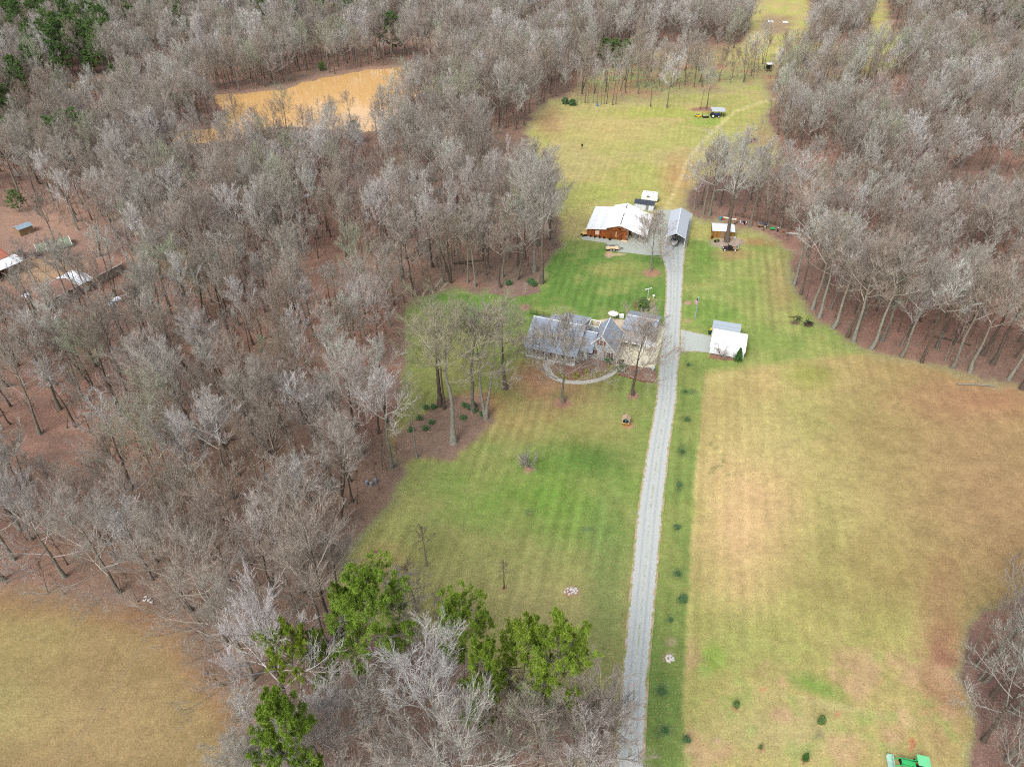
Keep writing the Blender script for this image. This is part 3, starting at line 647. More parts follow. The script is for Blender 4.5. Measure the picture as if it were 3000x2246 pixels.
def bush_meshes(seed, H=1.6, n=9, cm=None):
    """low bare shrub: many stems from the ground"""
    rg = np.random.default_rng(seed); az = rg.uniform(0, 6.28, n); el = rg.uniform(.7, 1.35, n); L = H*rg.uniform(.7, 1.1, n)
    d = np.stack([np.cos(az)*np.cos(el), np.sin(az)*np.cos(el), np.sin(el)], -1); O = d*.05; O[:, 2] = 0; out = [O]; cur = O; dd = d
    for s in range(3): cur = cur+dd*(L/3)[:, None]; out.append(cur); dd = unit(dd+rg.normal(size=dd.shape)*.15)
    LP = np.stack(out, 1); LR = np.linspace(.025, .012, 4)[None].repeat(n, 0); P2, R2 = grow(rg, LP, LR, 7, .2, 1, .6, .5, .1, 3, .7); P3, R3 = grow(rg, P2, R2, 6, .2, 1, .6, .6, .1, 2, .8)
    v1, q1 = tubes(LP, LR, 4); v2, q2 = tubes(P2, R2, 3); v3, t3 = spikes(P3[:, 0], P3[:, 1], np.full(len(P3), .011))
    return np_mesh("stems", v1, quads=q1, mat=m_trunk), np_mesh("twigs", np.concatenate([v2, v3]), quads=q2, tris=t3+len(v2), mat=cm or m_twig)

REF = 20.0
BARE = [bare_tree(11), bare_tree(12, fork=.5, spread=.30, nl=12), bare_tree(13, fork=.36, spread=.40, nl=15, elev=(.35, 1.1)), bare_tree(14, fork=.55, spread=.27, nl=11, elev=(.7, 1.2)),
        bare_tree(15, fork=.32, spread=.36, nl=16, elev=(.6, 1.2)), bare_tree(16, multi=2, nl=16, spread=.30, r0=.22), bare_tree(17, fork=.45, spread=.33, elev=(.25, 1.15), nl=14), bare_tree(18, fork=.6, spread=.24, nl=10, r0=.20)]
VASE = [bare_tree(21, fork=.27, spread=.40, nl=22, c2=8, c3=8, c4=8, elev=(.6, 1.25), r0=.22, twr=.012), bare_tree(22, fork=.24, spread=.42, nl=20, c2=8, c3=8, c4=8, elev=(.5, 1.2), r0=.23, twr=.012)]
GIANT = bare_tree(23, H=28, fork=.52, spread=.26, nl=12, r0=.62, elev=(.5, 1.2))
SLIM = [bare_tree(31, H=20, fork=.4, spread=.16, nl=10, c2=5, c3=5, c4=4, r0=.15, elev=(.8, 1.3)), bare_tree(32, H=20, fork=.55, spread=.14, nl=8, c2=5, c3=5, c4=4, r0=.13, elev=(.9, 1.3))]
PINE = [pine_tree(41), pine_tree(42, crown=.55, spread=.2, nl=30), pine_tree(43, crown=.32, spread=.26, nl=22)]
def recolour(pair, m2):
    c = pair[1].copy(); c.name = "crown"; c.materials.clear(); c.materials.append(m2); return (pair[0], c)
WHITE = recolour(BARE[2], m_twig_w); WHITE2 = recolour(BARE[4], m_twig_w); LICH = [recolour(BARE[i], m_twig_g) for i in (0, 2, 6)]
FULLP = recolour(pine_tree(44, crown=.78, spread=.2, nl=40, nb=26), m_dark)
CEDAR = [cone_tree(51, H=5, rb=.26), cone_tree(52, H=5, rb=.34, shape='ball', cm=m_dark)]
DARKP = [recolour(PINE[1], m_dark)]
DARKSL = []
BUSH = [bush_meshes(61), bush_meshes(62, n=12)]; EGB = cone_tree(63, H=1.6, rb=.55, nc=260, cm=m_holly, L=.16, w=.035, shape='ball')
def place_tree(name, pair, base, H, ref, label, cat="tree", group=None, rz=None, lean=(0, 0), wide=1.0, parts=("trunk", "crown")):
    e = empty(name, base, rng.uniform(0, 6.28) if rz is None else rz, label, cat, group); s = H/ref
    e.scale = (s*wide, s*wide, s); 
    if lean != (0, 0): e.rotation_mode = 'XYZ'; e.rotation_euler = (lean[0], lean[1], e.rotation_euler.z)
    for me, pn in zip(pair, parts): link(pn, me, e)
    return e
# hand-placed trees: px base, py base, py top, mesh pair, label
m_brush = bark_mat('brush_bark', False, [(0, C(122,106,94)), (1, C(108,92,82))])
m_sap = bark_mat('sapling_bark', False, [(0, C(132,116,104)), (1, C(122,108,96))]); BROWNV = recolour(SLIM[0], m_sap); EDGE_T = [bare_tree(24, fork=.16, spread=.46, nl=20, elev=(.1, 1.2), c4=7), bare_tree(25, fork=.2, spread=.42, nl=18, elev=(.2, 1.25), c4=7)]
HAND = [
 (1290,1187,850,BARE[0],"tall bare tree with brown trunk, farthest left of the cluster beside the house"),
 (1301,1197,900,SLIM[0],"slim bare tree close behind the leftmost trunk of the cluster beside the house"),
 (1328,1296,900,BARE[3],"tall straight bare tree at the front edge of the leaf bed left of the house"),
 (1387,1203,900,BARE[6],"bare tree with ivied foot in the middle of the cluster left of the house"),
 (1423,1226,930,BARE[5],"leaning forked bare tree at the right end of the leaf bed by the front lawn"),
 (1481,1139,880,BARE[2],"wide bare tree closest to the left corner of the house"),
 (1222,1340,1060,SLIM[0],"slim bare tree with pale broken top at the left end of the leaf bed"),
 (1147,1371,1080,BARE[1],"bare tree with curved dark trunk at the wood edge beside the front lawn"),
 (1650,1178,930,VASE[0],"bare lawn tree in a round mulch ring in front of the house porch"),
 (1854,1156,925,VASE[1],"bare spreading tree in a mulch ring in front of the detached garage"),
 (1907,793,625,VASE[0],"bare tree in a leaf ring on the lawn in front of the barn"),
 (1539,901,820,SLIM[1],"small bare tree in a red mulch ring behind the house"),
 (1466,842,640,BARE[3],"bare tree in the leaf island on the back lawn"),
 (1516,819,600,BARE[5],"leaning bare tree in the leaf island on the back lawn"),
 (1566,796,440,BARE[0],"tall bare tree with heavy limbs at the pasture corner behind the leaf island"),
 (1586,830,470,BARE[1],"tall bare tree at the right end of the leaf island"),
 (1213,870,640,BARE[6],"dark bare tree at the wood edge left of the green gap"),
 (1297,829,590,BARE[1],"straight bare tree at the wood edge above the green gap"),
 (1321,828,600,BARE[5],"curved bare tree at the wood edge above the green gap"),
 (2129,708,400,BARE[3],"huge bare tree with thick grey trunk in front of the wooden shed"),
 (2078,632,390,BARE[2],"wide bare tree with brown trunk behind the wooden shed"),
 (2060,628,420,BARE[1],"slender bare tree left of the wide brown-trunked tree behind the wooden shed"),
 (2180,622,470,BARE[0],"bare tree standing over leaf litter behind the junk pile"),
 (2208,614,500,SLIM[0],"slim bare tree between the fire pit and the rail fence"),
 (2325,836,520,BARE[7],"dark thin leaning tree where the right wood meets the lawn"),
 (2150,560,400,LICH[0],"greenish bare tree below the pasture fire pit"),
 (2205,470,330,SLIM[0],"thin bare tree beside the pasture fire pit"),
 (1223,1792,1622,BROWNV,"small brown vase-shaped tree on the lawn behind the largest pine"),
 (1250,1657,1528,BROWNV,"slim brown tree on the lawn above the small vase-shaped tree"),
 (1476,1723,1638,BROWNV,"little bare sapling in a clay ring on the lower lawn"),
 (985,1906,1450,BARE[0],"big pale bare tree left of the pines at the lower wood edge"),
 (957,1890,1560,BARE[1],"bare tree behind the big pale tree left of the pines"),
 (858,2125,1755,WHITE,"silvery white bare tree at the corner of the brown field"),
 (1293,2262,1850,WHITE2,"silvery bare tree in front of the pines near the bottom edge"),
 (1105,2225,1965,BARE[6],"pinkish bare tree left of the silvery tree near the bottom edge"),
 (1560,2330,2020,LICH[1],"greenish bare tree below the right-hand pines"),
 (1738,2345,2000,BARE[0],"pale bare tree nearest the left edge of the driveway at the bottom"),
 (1690,2400,2110,BARE[4],"bare tree at the bottom edge left of the driveway"),
 (1010,2380,2150,BARE[5],"bare tree at the bottom edge beside the lowest pine"),
 (1180,2360,2120,BARE[2],"pinkish bare tree low between the silvery tree and the lowest pine"),
 (1240,2480,2200,BARE[4],"bare tree at the bottom edge directly below the silvery tree"),
 (1390,2440,2090,BARE[6],"grey bare tree at the bottom edge left of the greenish tree"),
 (1480,2350,2080,BARE[0],"upright bare tree between the narrow pine and the greenish tree"),
 (1660,2470,2150,BARE[5],"forked bare tree at the bottom edge under the spreading yellow-green pine"),
 (1730,2260,2010,LICH[0],"lichen-green bare tree beside the left edge of the lower driveway"),
 (1000,2240,2020,VASE[1],"brown vase-shaped bare tree between the small pines and the pinkish tree"),
 (1070,2470,2230,BARE[3],"bare tree at the bottom edge right of the lowest pine"),
 (800,2420,2190,VASE[0],"bare tree at the bottom edge beside the brown field"),
 (40,1640,1330,EDGE_T[0],"wide low-branched tree at the far left end of the brown field's upper edge"),
 (190,1690,1400,EDGE_T[1],"wide low-branched tree second from the left along the brown field's upper edge"),
 (345,1735,1450,EDGE_T[0],"wide low-branched tree over the stone heap at the brown field's edge"),
 (560,1790,1480,EDGE_T[1],"wide low-branched tree at the upper right corner of the brown field"),
 (660,1880,1580,EDGE_T[0],"low-branched tree reaching over the right side of the brown field"),
 (740,1990,1700,EDGE_T[1],"low-branched tree above the silvery tree at the brown field's right side"),
 (2345,862,600,BARE[7],"thin dark tree just below the leaning edge tree by the right lawn"),
 (2380,905,620,BARE[1],"upright tree above the brush heaps at the right wood edge"),
 (2440,962,660,BARE[3],"straight tree directly right of the brush heaps"),
 (2482,988,690,BARE[7],"slim tree close left of the white-trunked tree"),
 (2582,1000,690,BARE[1],"tall tree behind the thick grey leaning tree"),
 (2640,1045,740,BARE[3],"straight tree at the field corner of the right wood"),
 (2700,1062,760,BARE[7],"thin tree at the middle of the right wood lower edge"),
 (2745,1020,720,BARE[0],"full-crowned tree set back from the middle of the right wood edge"),
 (2790,1078,770,BARE[1],"dark upright tree along the right wood lower edge"),
 (2842,1090,800,BARE[3],"straight grey tree left of the dark leaning tree at far right"),
 (2878,1040,740,BARE[6],"grey tree behind the dark leaning tree at far right"),
 (2955,1112,800,BARE[7],"thin leaning tree right of the dark leaning tree"),
 (2992,1140,830,BARE[1],"last upright tree at the right frame edge above the field"),
 (2930,1905,1640,BARE[4],"full-crowned tree at the right frame edge above the leaning pale trunk"),
 (2985,1840,1600,BARE[2],"wide tree at the top of the corner wood by the right frame edge"),
 (2905,2040,1790,BARE[0],"bushy tree in the middle of the corner wood"),
 (2965,2090,1820,BARE[4],"tree at the right frame edge in the middle of the corner wood"),
 (2880,2170,1900,BARE[2],"wide tree whose crown hangs over the field beside the corner wood"),
 (2950,2230,1960,BARE[6],"tree low in the corner wood behind the frame edge"),
 (2900,2330,2050,BARE[4],"tree at the very bottom of the corner wood"),
 (2985,2370,2080,BARE[0],"bottom right corner tree"),
 (2868,1990,1800,BARE[7],"slim tree beside the pale leaning tree in the corner wood"),
 (2052,320,215,SLIM[0],"thin dark tree just left of the open pasture shelter"),
 (2069,320,190,BARE[1],"bare tree beside the open pasture shelter"),
 (2274,334,200,BARE[2],"bare dark-limbed tree alone at the pasture's upper right corner"),
 (1906,313,150,SLIM[0],"thin pale tree alone at the top of the pasture"),
 (1953,316,160,BARE[0],"bare tree alone at the top of the pasture left of the tractor"),
 (1029,362,265,BARE[6],"small dark bare tree at the near pond shore"),
 (1140,385,250,BARE[5],"bare tree with dark limbs at the right end of the pond shore"),
 (362,1217,900,BARE[3],"tall bare tree beside the orange leaf clearing in the left wood"),
 (345,1190,930,LICH[2],"lichen-grey bare tree beside the orange leaf clearing in the left wood"),
 (176,1199,930,BARE[1],"tall dark-trunked bare tree far left in the lower wood"),
 (2887,1998,1690,BARE[7],"pale leaning tree in the corner wood at lower right"),
 (2835,1924,1700,SLIM[0],"thin curved tree at the edge of the corner wood at lower right"),
 (2857,1958,1680,SLIM[1],"second thin curved tree at the edge of the corner wood at lower right"),
 (2500,1000,680,BARE[0],"white-trunked tree at the foot of the right wood"),
 (2552,1022,700,BARE[3],"thick grey leaning tree at the right wood's lower edge"),
 (2906,1068,760,BARE[1],"dark leaning tree nearest the field at the far right"),
 (2400,930,640,BARE[6],"grey tree beside the dark brush piles at the right wood edge"),
]
m_tan = bark_mat('olive_twig_bark', False, [(0, C(168,160,136)), (1, C(152,148,122))])
LCL = [recolour(BARE[i], m_tan) for i in (0, 3, 6, 2)]
for (bx, by, ty, pr, lab) in HAND:
    b = G(bx, by); h = hgt(b, ty); sapl = h < 7
    wide = (1.25 if by < 1400 else 1.0) if h > 9 else 1.0
    if 1270 < bx < 1500 and 1100 < by < 1310:
        wide = 1.5
        pr = {0: LCL[0], 3: LCL[1], 6: LCL[2], 2: LCL[3]}.get(BARE.index(pr) if any(pr is q_ for q_ in BARE) else -1, pr)
    if pr is BROWNV: wide = 2.3
    if lab.startswith("huge"): pr = GIANT; wide = 1.0
    if "spreading" in lab or "front of the barn" in lab or "front of the house porch" in lab: wide = 1.45
    place_tree("bare_tree", pr, b, h, 28.0 if pr is GIANT else REF, lab, wide=wide)
hand_xy = [tuple(G(a[0], a[1]))[:2] for a in HAND]
thin_row = [(1655,308),(1690,300),(1702,303),(1714,302),(1722,304),(1737,300),(1748,304),(1761,308),(1777,305),(1795,308),(1804,305),(1770,306)]
for i, (a, b_) in enumerate(thin_row):
    p = G(a, b_); place_tree("thin_tree", SLIM[i % 2] if i % 3 else BARE[7], p, hgt(p, b_-110-(i*37 % 50)), REF, "thin bare tree in the row along the top edge of the pasture", group="thin trees along the top of the pasture")
    hand_xy.append((p.x, p.y))
PINES = [(1155,2060,1722,0,1.25,"largest bright green pine on the lower lawn edge"),(922,2130,1870,2,.8,"bright green pine beside the silvery tree at the field corner"),(985,2110,1872,1,.75,"bright green pine just left of the largest pine"),
 (930,2400,2070,1,1.0,"lowest green pine at the bottom edge of the frame"),(1362,2090,1800,2,1.0,"green pine right of the largest pine, crown over the lawn"),(1534,2160,1872,0,1.0,"yellow-green pine with a flat crown left of the driveway"),
 (1610,2225,1880,2,.95,"yellow-green pine with spreading limbs closest to the driveway"),(1430,2260,1905,1,.7,"narrow green pine in the lower group left of the flat-crowned pine"),(1060,2000,1735,1,.7,"small dark-edged pine tucked behind the largest pine")]
for (bx, by, ty, k, wd_, lab) in PINES:
    b = G(bx, by); place_tree("pine_tree", PINE[k], b, hgt(b, ty), 20.0, lab, wide=wd_*.63); hand_xy.append((b.x, b.y))
EVG = [(2162,1057,1019,0,1.15,"small cone-shaped cedar at the right corner of the white carport"),(2155,2070,2050,1,1.3,"tiny round evergreen seedling left in the straw field"),(2402,2118,2092,1,1.15,"largest round young evergreen in the straw field"),
 (2226,2192,2178,1,1.0,"smallest evergreen seedling near the bottom of the straw field"),(2357,2226,2198,0,1.2,"reddish-ringed young evergreen near the bottom of the straw field"),
 (1882,908,872,1,1.4,"round dark green bush in the island bed behind the detached garage"),(945,207,180,1,1.3,"small round evergreen on the far pond bank"),
 (2168,40,0,0,1.0,"dark evergreen at the right side of the far clearing")]
for (bx, by, ty, k, wd_, lab) in EVG:
    b = G(bx, by); place_tree("evergreen", CEDAR[k], b, max(.8, hgt(b, ty))*(.8 if by > 2000 else 1), 5.0, lab, wide=wd_*(.72 if by > 2000 else 1)); hand_xy.append((b.x, b.y))
# darker pines standing in the far woods
DKP = [(395,110,20),(520,130,60),(20,240,160),(270,215,150),(770,95,40),(810,150,100),(920,90,40),(60,120,0),(150,100,-10),(1150,160,45),(1770,180,115),(1800,200,120),(190,300,220),(240,470,330),(200,480,350),(130,500,380),(40,460,350),(2960,60,-30),
 (1040,420,360),(430,290,240),(540,270,240),(60,620,560),(270,220,170),(330,170,60),(1835,190,120),(90,60,-40),(2790,-15,-60),(930,70,25),(400,380,320),(15,60,-30),(45,75,-10),(110,60,-20),(140,70,-5),(170,95,15),(300,110,50),(220,150,80),(60,160,95),(110,190,120),(250,180,110),(30,120,60),(180,240,175),(345,240,190),(620,60,10),(700,120,70),(1010,60,10),(880,60,0),(2900,20,-60),(2985,90,10),(460,60,5),(25,330,250),(70,380,300),(330,460,400),(560,330,280)]
for (bx, by, ty) in DKP:
    b = G(bx, by); place_tree("dark_pine", FULLP, b, max(5, hgt(b, ty)), 20.0, "dark green pine standing among the bare trees of the far woods", group="dark pines in the far woods", wide=1.9); hand_xy.append((b.x, b.y))

# --- the woods: scatter
hx = np.array(hand_xy)
def scatter(sp, seed):
    rg = np.random.default_rng(seed); xs = np.arange(-420, 420, sp); ys = np.arange(40, 640, sp)
    X, Y = np.meshgrid(xs, ys); X = (X + (np.arange(len(ys)) % 2)[:, None]*sp*.5).ravel(); Y = Y.ravel()
    X = X + rg.uniform(-.42, .42, X.shape)*sp; Y = Y + rg.uniform(-.42, .42, X.shape)*sp
    px, py = proj(X, Y); ok = (px > -420) & (px < 3420) & (py > -45) & (py < 2800)
    ok &= ~((py > 2250) & ((px < 640) | (px > 1800) & (px < 2800))); return X[ok], Y[ok], px[ok], py[ok], rg
def wooded(X, Y, px, py, rg, margin=1.0):
    k = np.ones(len(X), bool); mm = margin*2081/(Y*CS + CAM_H*SN)
    for P_ in (OPEN, FIELD_BL, POND, CREEK, CLEAR_FAR, TRAIL_FAR): k &= sdf(P_, px, py) > mm*(1.0 if P_ in (OPEN, FIELD_BL) else .6)
    sp_ = sdf(SPARSE, px, py) < 0; k &= ~(sp_ & (rg.random(len(X)) > .42))
    k &= ~((sdf(YARD_L, px, py) < 0) & (rg.random(len(X)) > .3)); k &= ~((sdf([(-300,900),(60,880),(300,850),(420,790),(520,860),(420,990),(120,1040),(-300,1050)], px, py) < 0) & (rg.random(len(X)) > .4)); k &= ~((sdf([(2010,560),(2060,520),(2200,510),(2290,470),(2330,640),(2230,690),(2015,640)], px, py) < 0) & (rg.random(len(X)) > .6))
    for B in BLD: k &= ~(sdf(B, px, py) < 6)
    dn = fbm(X, Y, 26, 3, 3); k &= ~(dn < .40)
    for Z_ in THIN: k &= ~((sdf(Z_, px, py) < 0) & (rg.random(len(X)) > .6))
    return k
THIN = [[(560,385),(1160,380),(1160,480),(900,520),(600,520),(480,440)],[(90,262),(360,262),(360,350),(90,350)]]
BLD = [[(-30,650),(90,650),(170,720),(120,790),(-30,830)],[(170,790),(350,745),(350,810),(130,890),(80,880)],[(40,640),(110,640),(110,680),(40,690)]]
X, Y, px, py, rg = scatter(5.9, 5)
k = wooded(X, Y, px, py, rg)
d2 = ((X[:, None]-hx[None, :, 0])**2 + (Y[:, None]-hx[None, :, 1])**2).min(1); k &= (d2 > 16) | ((d2 > 7) & (py > 1800) & (px < 1800))
X, Y, px, py = X[k], Y[k], px[k], py[k]
Hh = rg.uniform(15, 24, len(X)) * (0.85 + .3*fbm(X, Y, 40, 4, 2)); Hh *= np.where(px > 1900, .92, 1.0)
for Z_ in THIN: Hh = np.where(sdf(Z_, px, py) < 0, Hh*.72, Hh)
m_ = rg.random(len(X)) < np.where((py > 700) | (px > 2200), .16, .08); Hh = np.where(m_, Hh*.6, Hh)
sz = Hh/np.sqrt(X**2+Y**2+CAM_H**2); vis = (px > -150) & (px < 3150) & (py > -10) & (py < 2500)
order = np.argsort(-np.where(vis, sz, 0)); NIND = 300 - len(HAND) - len(thin_row)
ind = order[:NIND]; rest = order[NIND:]
def zone(px, py):
    if px > 2700 and py > 1500: return "corner wood at lower right"
    if px > 2250: return "wood right of the field"
    if py > 1780: return "bottom wood around the pines"
    if px > 1250 and py < 600: return "wood beyond the pasture"
    if py > 1400: return "lower part of the wood left of the lawn"
    if py > 1000: return "middle of the wood left of the house"
    return "upper part of the wood left of the house"
sizes = lambda h: "tall" if h > 22 else ("mid-height" if h > 18 else "short")
VAR = BARE + LICH[:2] + [SLIM[0]]
# mid-storey trees thicken the wood near the camera
vi = rg.choice(len(VAR), len(X), p=np.array([.14, .12, .12, .12, .12, .09, .1, .07, .03, .03, .06]))
for i in ind:
    z_ = zone(px[i], py[i]); kd = "greenish" if vi[i] in (8, 9) else "grey-brown"
    place_tree("bare_tree", VAR[vi[i]], (X[i], Y[i], 0), Hh[i], REF, f"{sizes(Hh[i])} leafless {kd} tree standing in the {z_}", group="leafless trees of the "+z_, wide=rg.uniform(.85, 1.2), lean=(rg.normal()*.04, rg.normal()*.04))

def gn_scatter(name, P, rot, scl, var, sources, label_kind='stuff'):
    me = bpy.data.meshes.new(name); me.vertices.add(len(P)); me.vertices.foreach_set('co', np.asarray(P, np.float32).ravel())
    me.attributes.new("rot", 'FLOAT_VECTOR', 'POINT').data.foreach_set('vector', np.asarray(rot, np.float32).ravel())
    me.attributes.new("scl", 'FLOAT_VECTOR', 'POINT').data.foreach_set('vector', np.asarray(scl, np.float32).ravel())
    me.attributes.new("var", 'INT', 'POINT').data.foreach_set('value', np.asarray(var, np.int32))
    o = link(name, me); tag(o, kind=label_kind)
    g = bpy.data.node_groups.new(name+"_nodes", 'GeometryNodeTree'); g.interface.new_socket("Geometry", in_out='INPUT', socket_type='NodeSocketGeometry'); g.interface.new_socket("Geometry", in_out='OUTPUT', socket_type='NodeSocketGeometry')
    N = g.nodes; L = g.links; gi = N.new('NodeGroupInput'); go = N.new('NodeGroupOutput'); jo = N.new('GeometryNodeJoinGeometry')
    def na(nm, dt): x = N.new('GeometryNodeInputNamedAttribute'); x.data_type = dt; x.inputs[0].default_value = nm; return [q for q in x.outputs if q.enabled and q.name == 'Attribute'][0]
    ar, as_, av = na("rot", 'FLOAT_VECTOR'), na("scl", 'FLOAT_VECTOR'), na("var", 'INT')
    for k_, src in enumerate(sources):
        ip = N.new('GeometryNodeInstanceOnPoints'); cmp_ = N.new('FunctionNodeCompare'); cmp_.data_type = 'INT'; cmp_.operation = 'EQUAL'
        ii = [q for q in cmp_.inputs if q.enabled]; L.new(av, ii[0]); ii[1].default_value = k_
        jj = N.new('GeometryNodeJoinGeometry')
        for s_ in src:
            oi = N.new('GeometryNodeObjectInfo'); oi.inputs[0].default_value = s_; oi.transform_space = 'ORIGINAL'; L.new(oi.outputs['Geometry'], jj.inputs[0])
        L.new(gi.outputs[0], ip.inputs['Points']); L.new(cmp_.outputs[0], ip.inputs['Selection']); L.new(jj.outputs[0], ip.inputs['Instance'])
        e2r = N.new('FunctionNodeEulerToRotation'); L.new(ar, e2r.inputs[0]); L.new(e2r.outputs[0], ip.inputs['Rotation']); L.new(as_, ip.inputs['Scale']); L.new(ip.outputs[0], jo.inputs[0])
    L.new(jo.outputs[0], go.inputs[0]); md = o.modifiers.new("scatter", 'NODES'); md.node_group = g
    return o
def source_of(pair):
    out = []
    for me in pair:
        out.append(next(o for o in COL.objects if o.type == 'MESH' and o.data == me))
    return out
VARS = [source_of(p) for p in VAR] + [source_of(FULLP)]
rr_ = rg.random(len(X)); vi = np.where((((px < 330) & (py < 250)) | ((px < 140) & (py < 470))) & (rr_ < .26) | (px < 1100) & (py < 120) & (rr_ < .08) | (px > 2750) & (py < 60) & (rr_ < .4), len(VAR), vi)
n = len(rest); s = Hh[rest]/REF; w_ = rg.uniform(.85, 1.2, n)
gn_scatter("woodland", np.stack([X[rest], Y[rest], np.zeros(n)], -1), np.stack([rg.normal(size=n)*.04, rg.normal(size=n)*.04, rg.uniform(0, 6.28, n)], -1), np.stack([s*w_, s*w_, s], -1), vi[rest], VARS)
print("TREES individual", NIND, "rest", n)
for i_ in (0, 1):
    pr_ = recolour(SLIM[i_], m_brush); DARKSL.append(pr_)
for i_, q_ in enumerate(((1120,1330),(1100,1360))):
    place_tree('sapling', DARKSL[i_], G(*q_), 8, REF, ('taller','shorter')[i_]+' dark brown sapling at the wood edge below the leaf bed', wide=1.4)
# saplings and brush between the trunks
X2, Y2, px2, py2, rg2 = scatter(4.3, 9); k = wooded(X2, Y2, px2, py2, rg2, 1.0); X2, Y2, px2, py2 = X2[k], Y2[k], px2[k], py2[k]
n2 = len(X2); h2 = rg2.uniform(4, 10, n2); s2 = h2/REF; v2_ = rg2.integers(0, 3, n2); U = [source_of(DARKSL[0]), source_of(DARKSL[1]), source_of(DARKSL[0])]
gn_scatter("undergrowth", np.stack([X2, Y2, np.zeros(n2)], -1), np.stack([rg2.normal(size=n2)*.12, rg2.normal(size=n2)*.12, rg2.uniform(0, 6.28, n2)], -1), np.stack([s2*1.5, s2*1.5, s2], -1), v2_, U)
print("undergrowth", n2)
# ---------------------------------------------------------------- materials for buildings and things
def near(px, py, z=0): return G(px, py, z)
W_ROOF = striped("grey_shingles_y", C(150,161,177), C(138,150,166), 'Y', .3, .9, .3, .12, 1.2)
W_ROOFX = striped("grey_shingles_x", C(152,164,180), C(140,152,168), 'X', .3, .9, .3, .12, 1.2)
W_ROOFL = striped("pale_shingles_y", C(166,176,186), C(156,167,178), 'Y', .3, .9, .3, .1, 1.2)
W_SIDE = striped("pale_siding", C(196,202,208), C(172,178,186), 'Z', .2, .7, .2, .05, 2)
W_TRIM = mat("white_trim", C(246,246,244), .6, (3, .05))
W_GLASS = mat("window_glass", C(40,46,50), .12, None, .6)
W_CURT = mat("curtained_glass", C(120,170,160), .2, None, .5)
W_SHUT = mat("red_shutter_paint", C(146,62,44), .6, (8, .1))
W_SHUT2 = mat("crimson_shutter_paint", C(150,24,40), .6, (8, .1))
W_BARN = striped("stained_boards", C(150,84,34), C(112,58,24), 'X', .3, .85, .14, .3, 1.5)
W_BARND = striped("dark_stained_boards", C(128,68,30), C(92,48,24), 'X', .25, .85, .14, .3, 1.5)
W_TIN = striped("white_tin_sheets", C(250,250,250), C(236,240,244), 'X', .9, .45, .05, .025, .35, .4)
W_TINW = striped("weathered_tin_sheets", C(230,235,242), C(218,224,232), 'X', .9, .5, .06, .09, .4, .4)
W_METAL = striped("grey_metal_sheets", C(184,192,202), C(178,186,196), 'Y', .9, .4, .05, .02, .5, .4)
W_WOOD = mat("weathered_wood", C(150,124,96), .9, (5, .25))
W_PLANK = mat("new_planks", C(232,204,164), .8, (3, .1))
W_BLACK = mat("black_paint", C(34,34,38), .5, (6, .2))
W_RUB = mat("rubber", C(36,36,38), .85, (9, .2))
W_HUB = mat("white_hub", C(232,232,228), .5)
W_GREEN = mat("green_machine_paint", C(60,180,104), .35, (2, .08), .5)
W_GREENP = mat("faded_green_canopy", C(118,212,152), .5, (1.5, .07), .4)
W_YEL = mat("yellow_machine_paint", C(236,196,70), .45, (4, .1), .4)
W_CREAM = mat("cream_machine_paint", C(232,196,132), .5, (4, .1), .4)
W_STEEL = mat("dull_steel", C(150,160,164), .5, (5, .15), .4, .3)
W_RUST = striped("rusty_tin_sheets", C(176,112,92), C(150,84,66), 'X', .5, .9, .2, .35, .5)
W_BROWNR = mat("leaf_covered_roof", C(150,116,102), .95, (1.6, .22))
W_GREYR = mat("blue_grey_tin", C(150,168,184), .6, (2, .14))
W_TARP = mat("white_tarp", C(232,238,246), .7, (2, .14))
W_ROCK = mat("pale_rock", C(214,206,200), .9, (3, .18))
W_ROCKT = mat("tan_rock", C(196,184,130), .9, (3, .18))
W_DKRED = mat("dark_plum_paint", C(74,50,58), .5, (4, .2), .4)
W_TEAL = mat("teal_plastic", C(70,150,160), .5)
W_BLUE = mat("blue_plastic", C(70,120,190), .5)
W_DARKT = striped("dark_roofing", C(66,72,84), C(52,58,70), 'X', .8, .7, .1, .1, 2)

def frame_empty(name, p, deg, label, cat, group=None):
    return empty(name, (p[0], p[1], 0), math.radians(deg), label, cat, group)
def window(par, x, y, z, w, h, glass=W_GLASS, shut=None, ax='x', name="window", fw=.09, out=-1):
    """window whose outer face looks along -y (ax x) or +/-x (ax y)"""
    fr = MB(); gl = MB(); d = .06*out
    def bx(m, a0, a1, z0, z1, e0, e1):
        if ax == 'x': m.box(a0, min(y+e0, y+e1), z0, a1, max(y+e0, y+e1), z1)
        else: m.box(min(x+e0, x+e1), a0, z0, max(x+e0, x+e1), a1, z1)
    c = x if ax == 'x' else y
    bx(fr, c-w/2-fw, c-w/2, z-fw, z+h+fw, 0, d); bx(fr, c+w/2, c+w/2+fw, z-fw, z+h+fw, 0, d); bx(fr, c-w/2, c+w/2, z-fw, z, 0, d); bx(fr, c-w/2, c+w/2, z+h, z+h+fw, 0, d)
    bx(fr, c-w/2, c+w/2, z+h/2-.03, z+h/2+.03, .01*out, .045*out)
    bx(gl, c-w/2, c+w/2, z, z+h, -.02*out, .02*out)
    f = fr.build(name, W_TRIM, par); gl.build("pane", glass, f)
    if shut:
        for s in (-1, 1):
            m = MB(); a = c + s*(w/2+fw+.24); bx(m, a-.2, a+.2, z-.05, z+h+.05, 0, .05*out)
            for q in range(6): bx(m, a-.15, a+.15, z+.06+q*h/6, z+.11+q*h/6, .05*out, .07*out)
            m.build("shutter", shut, par)
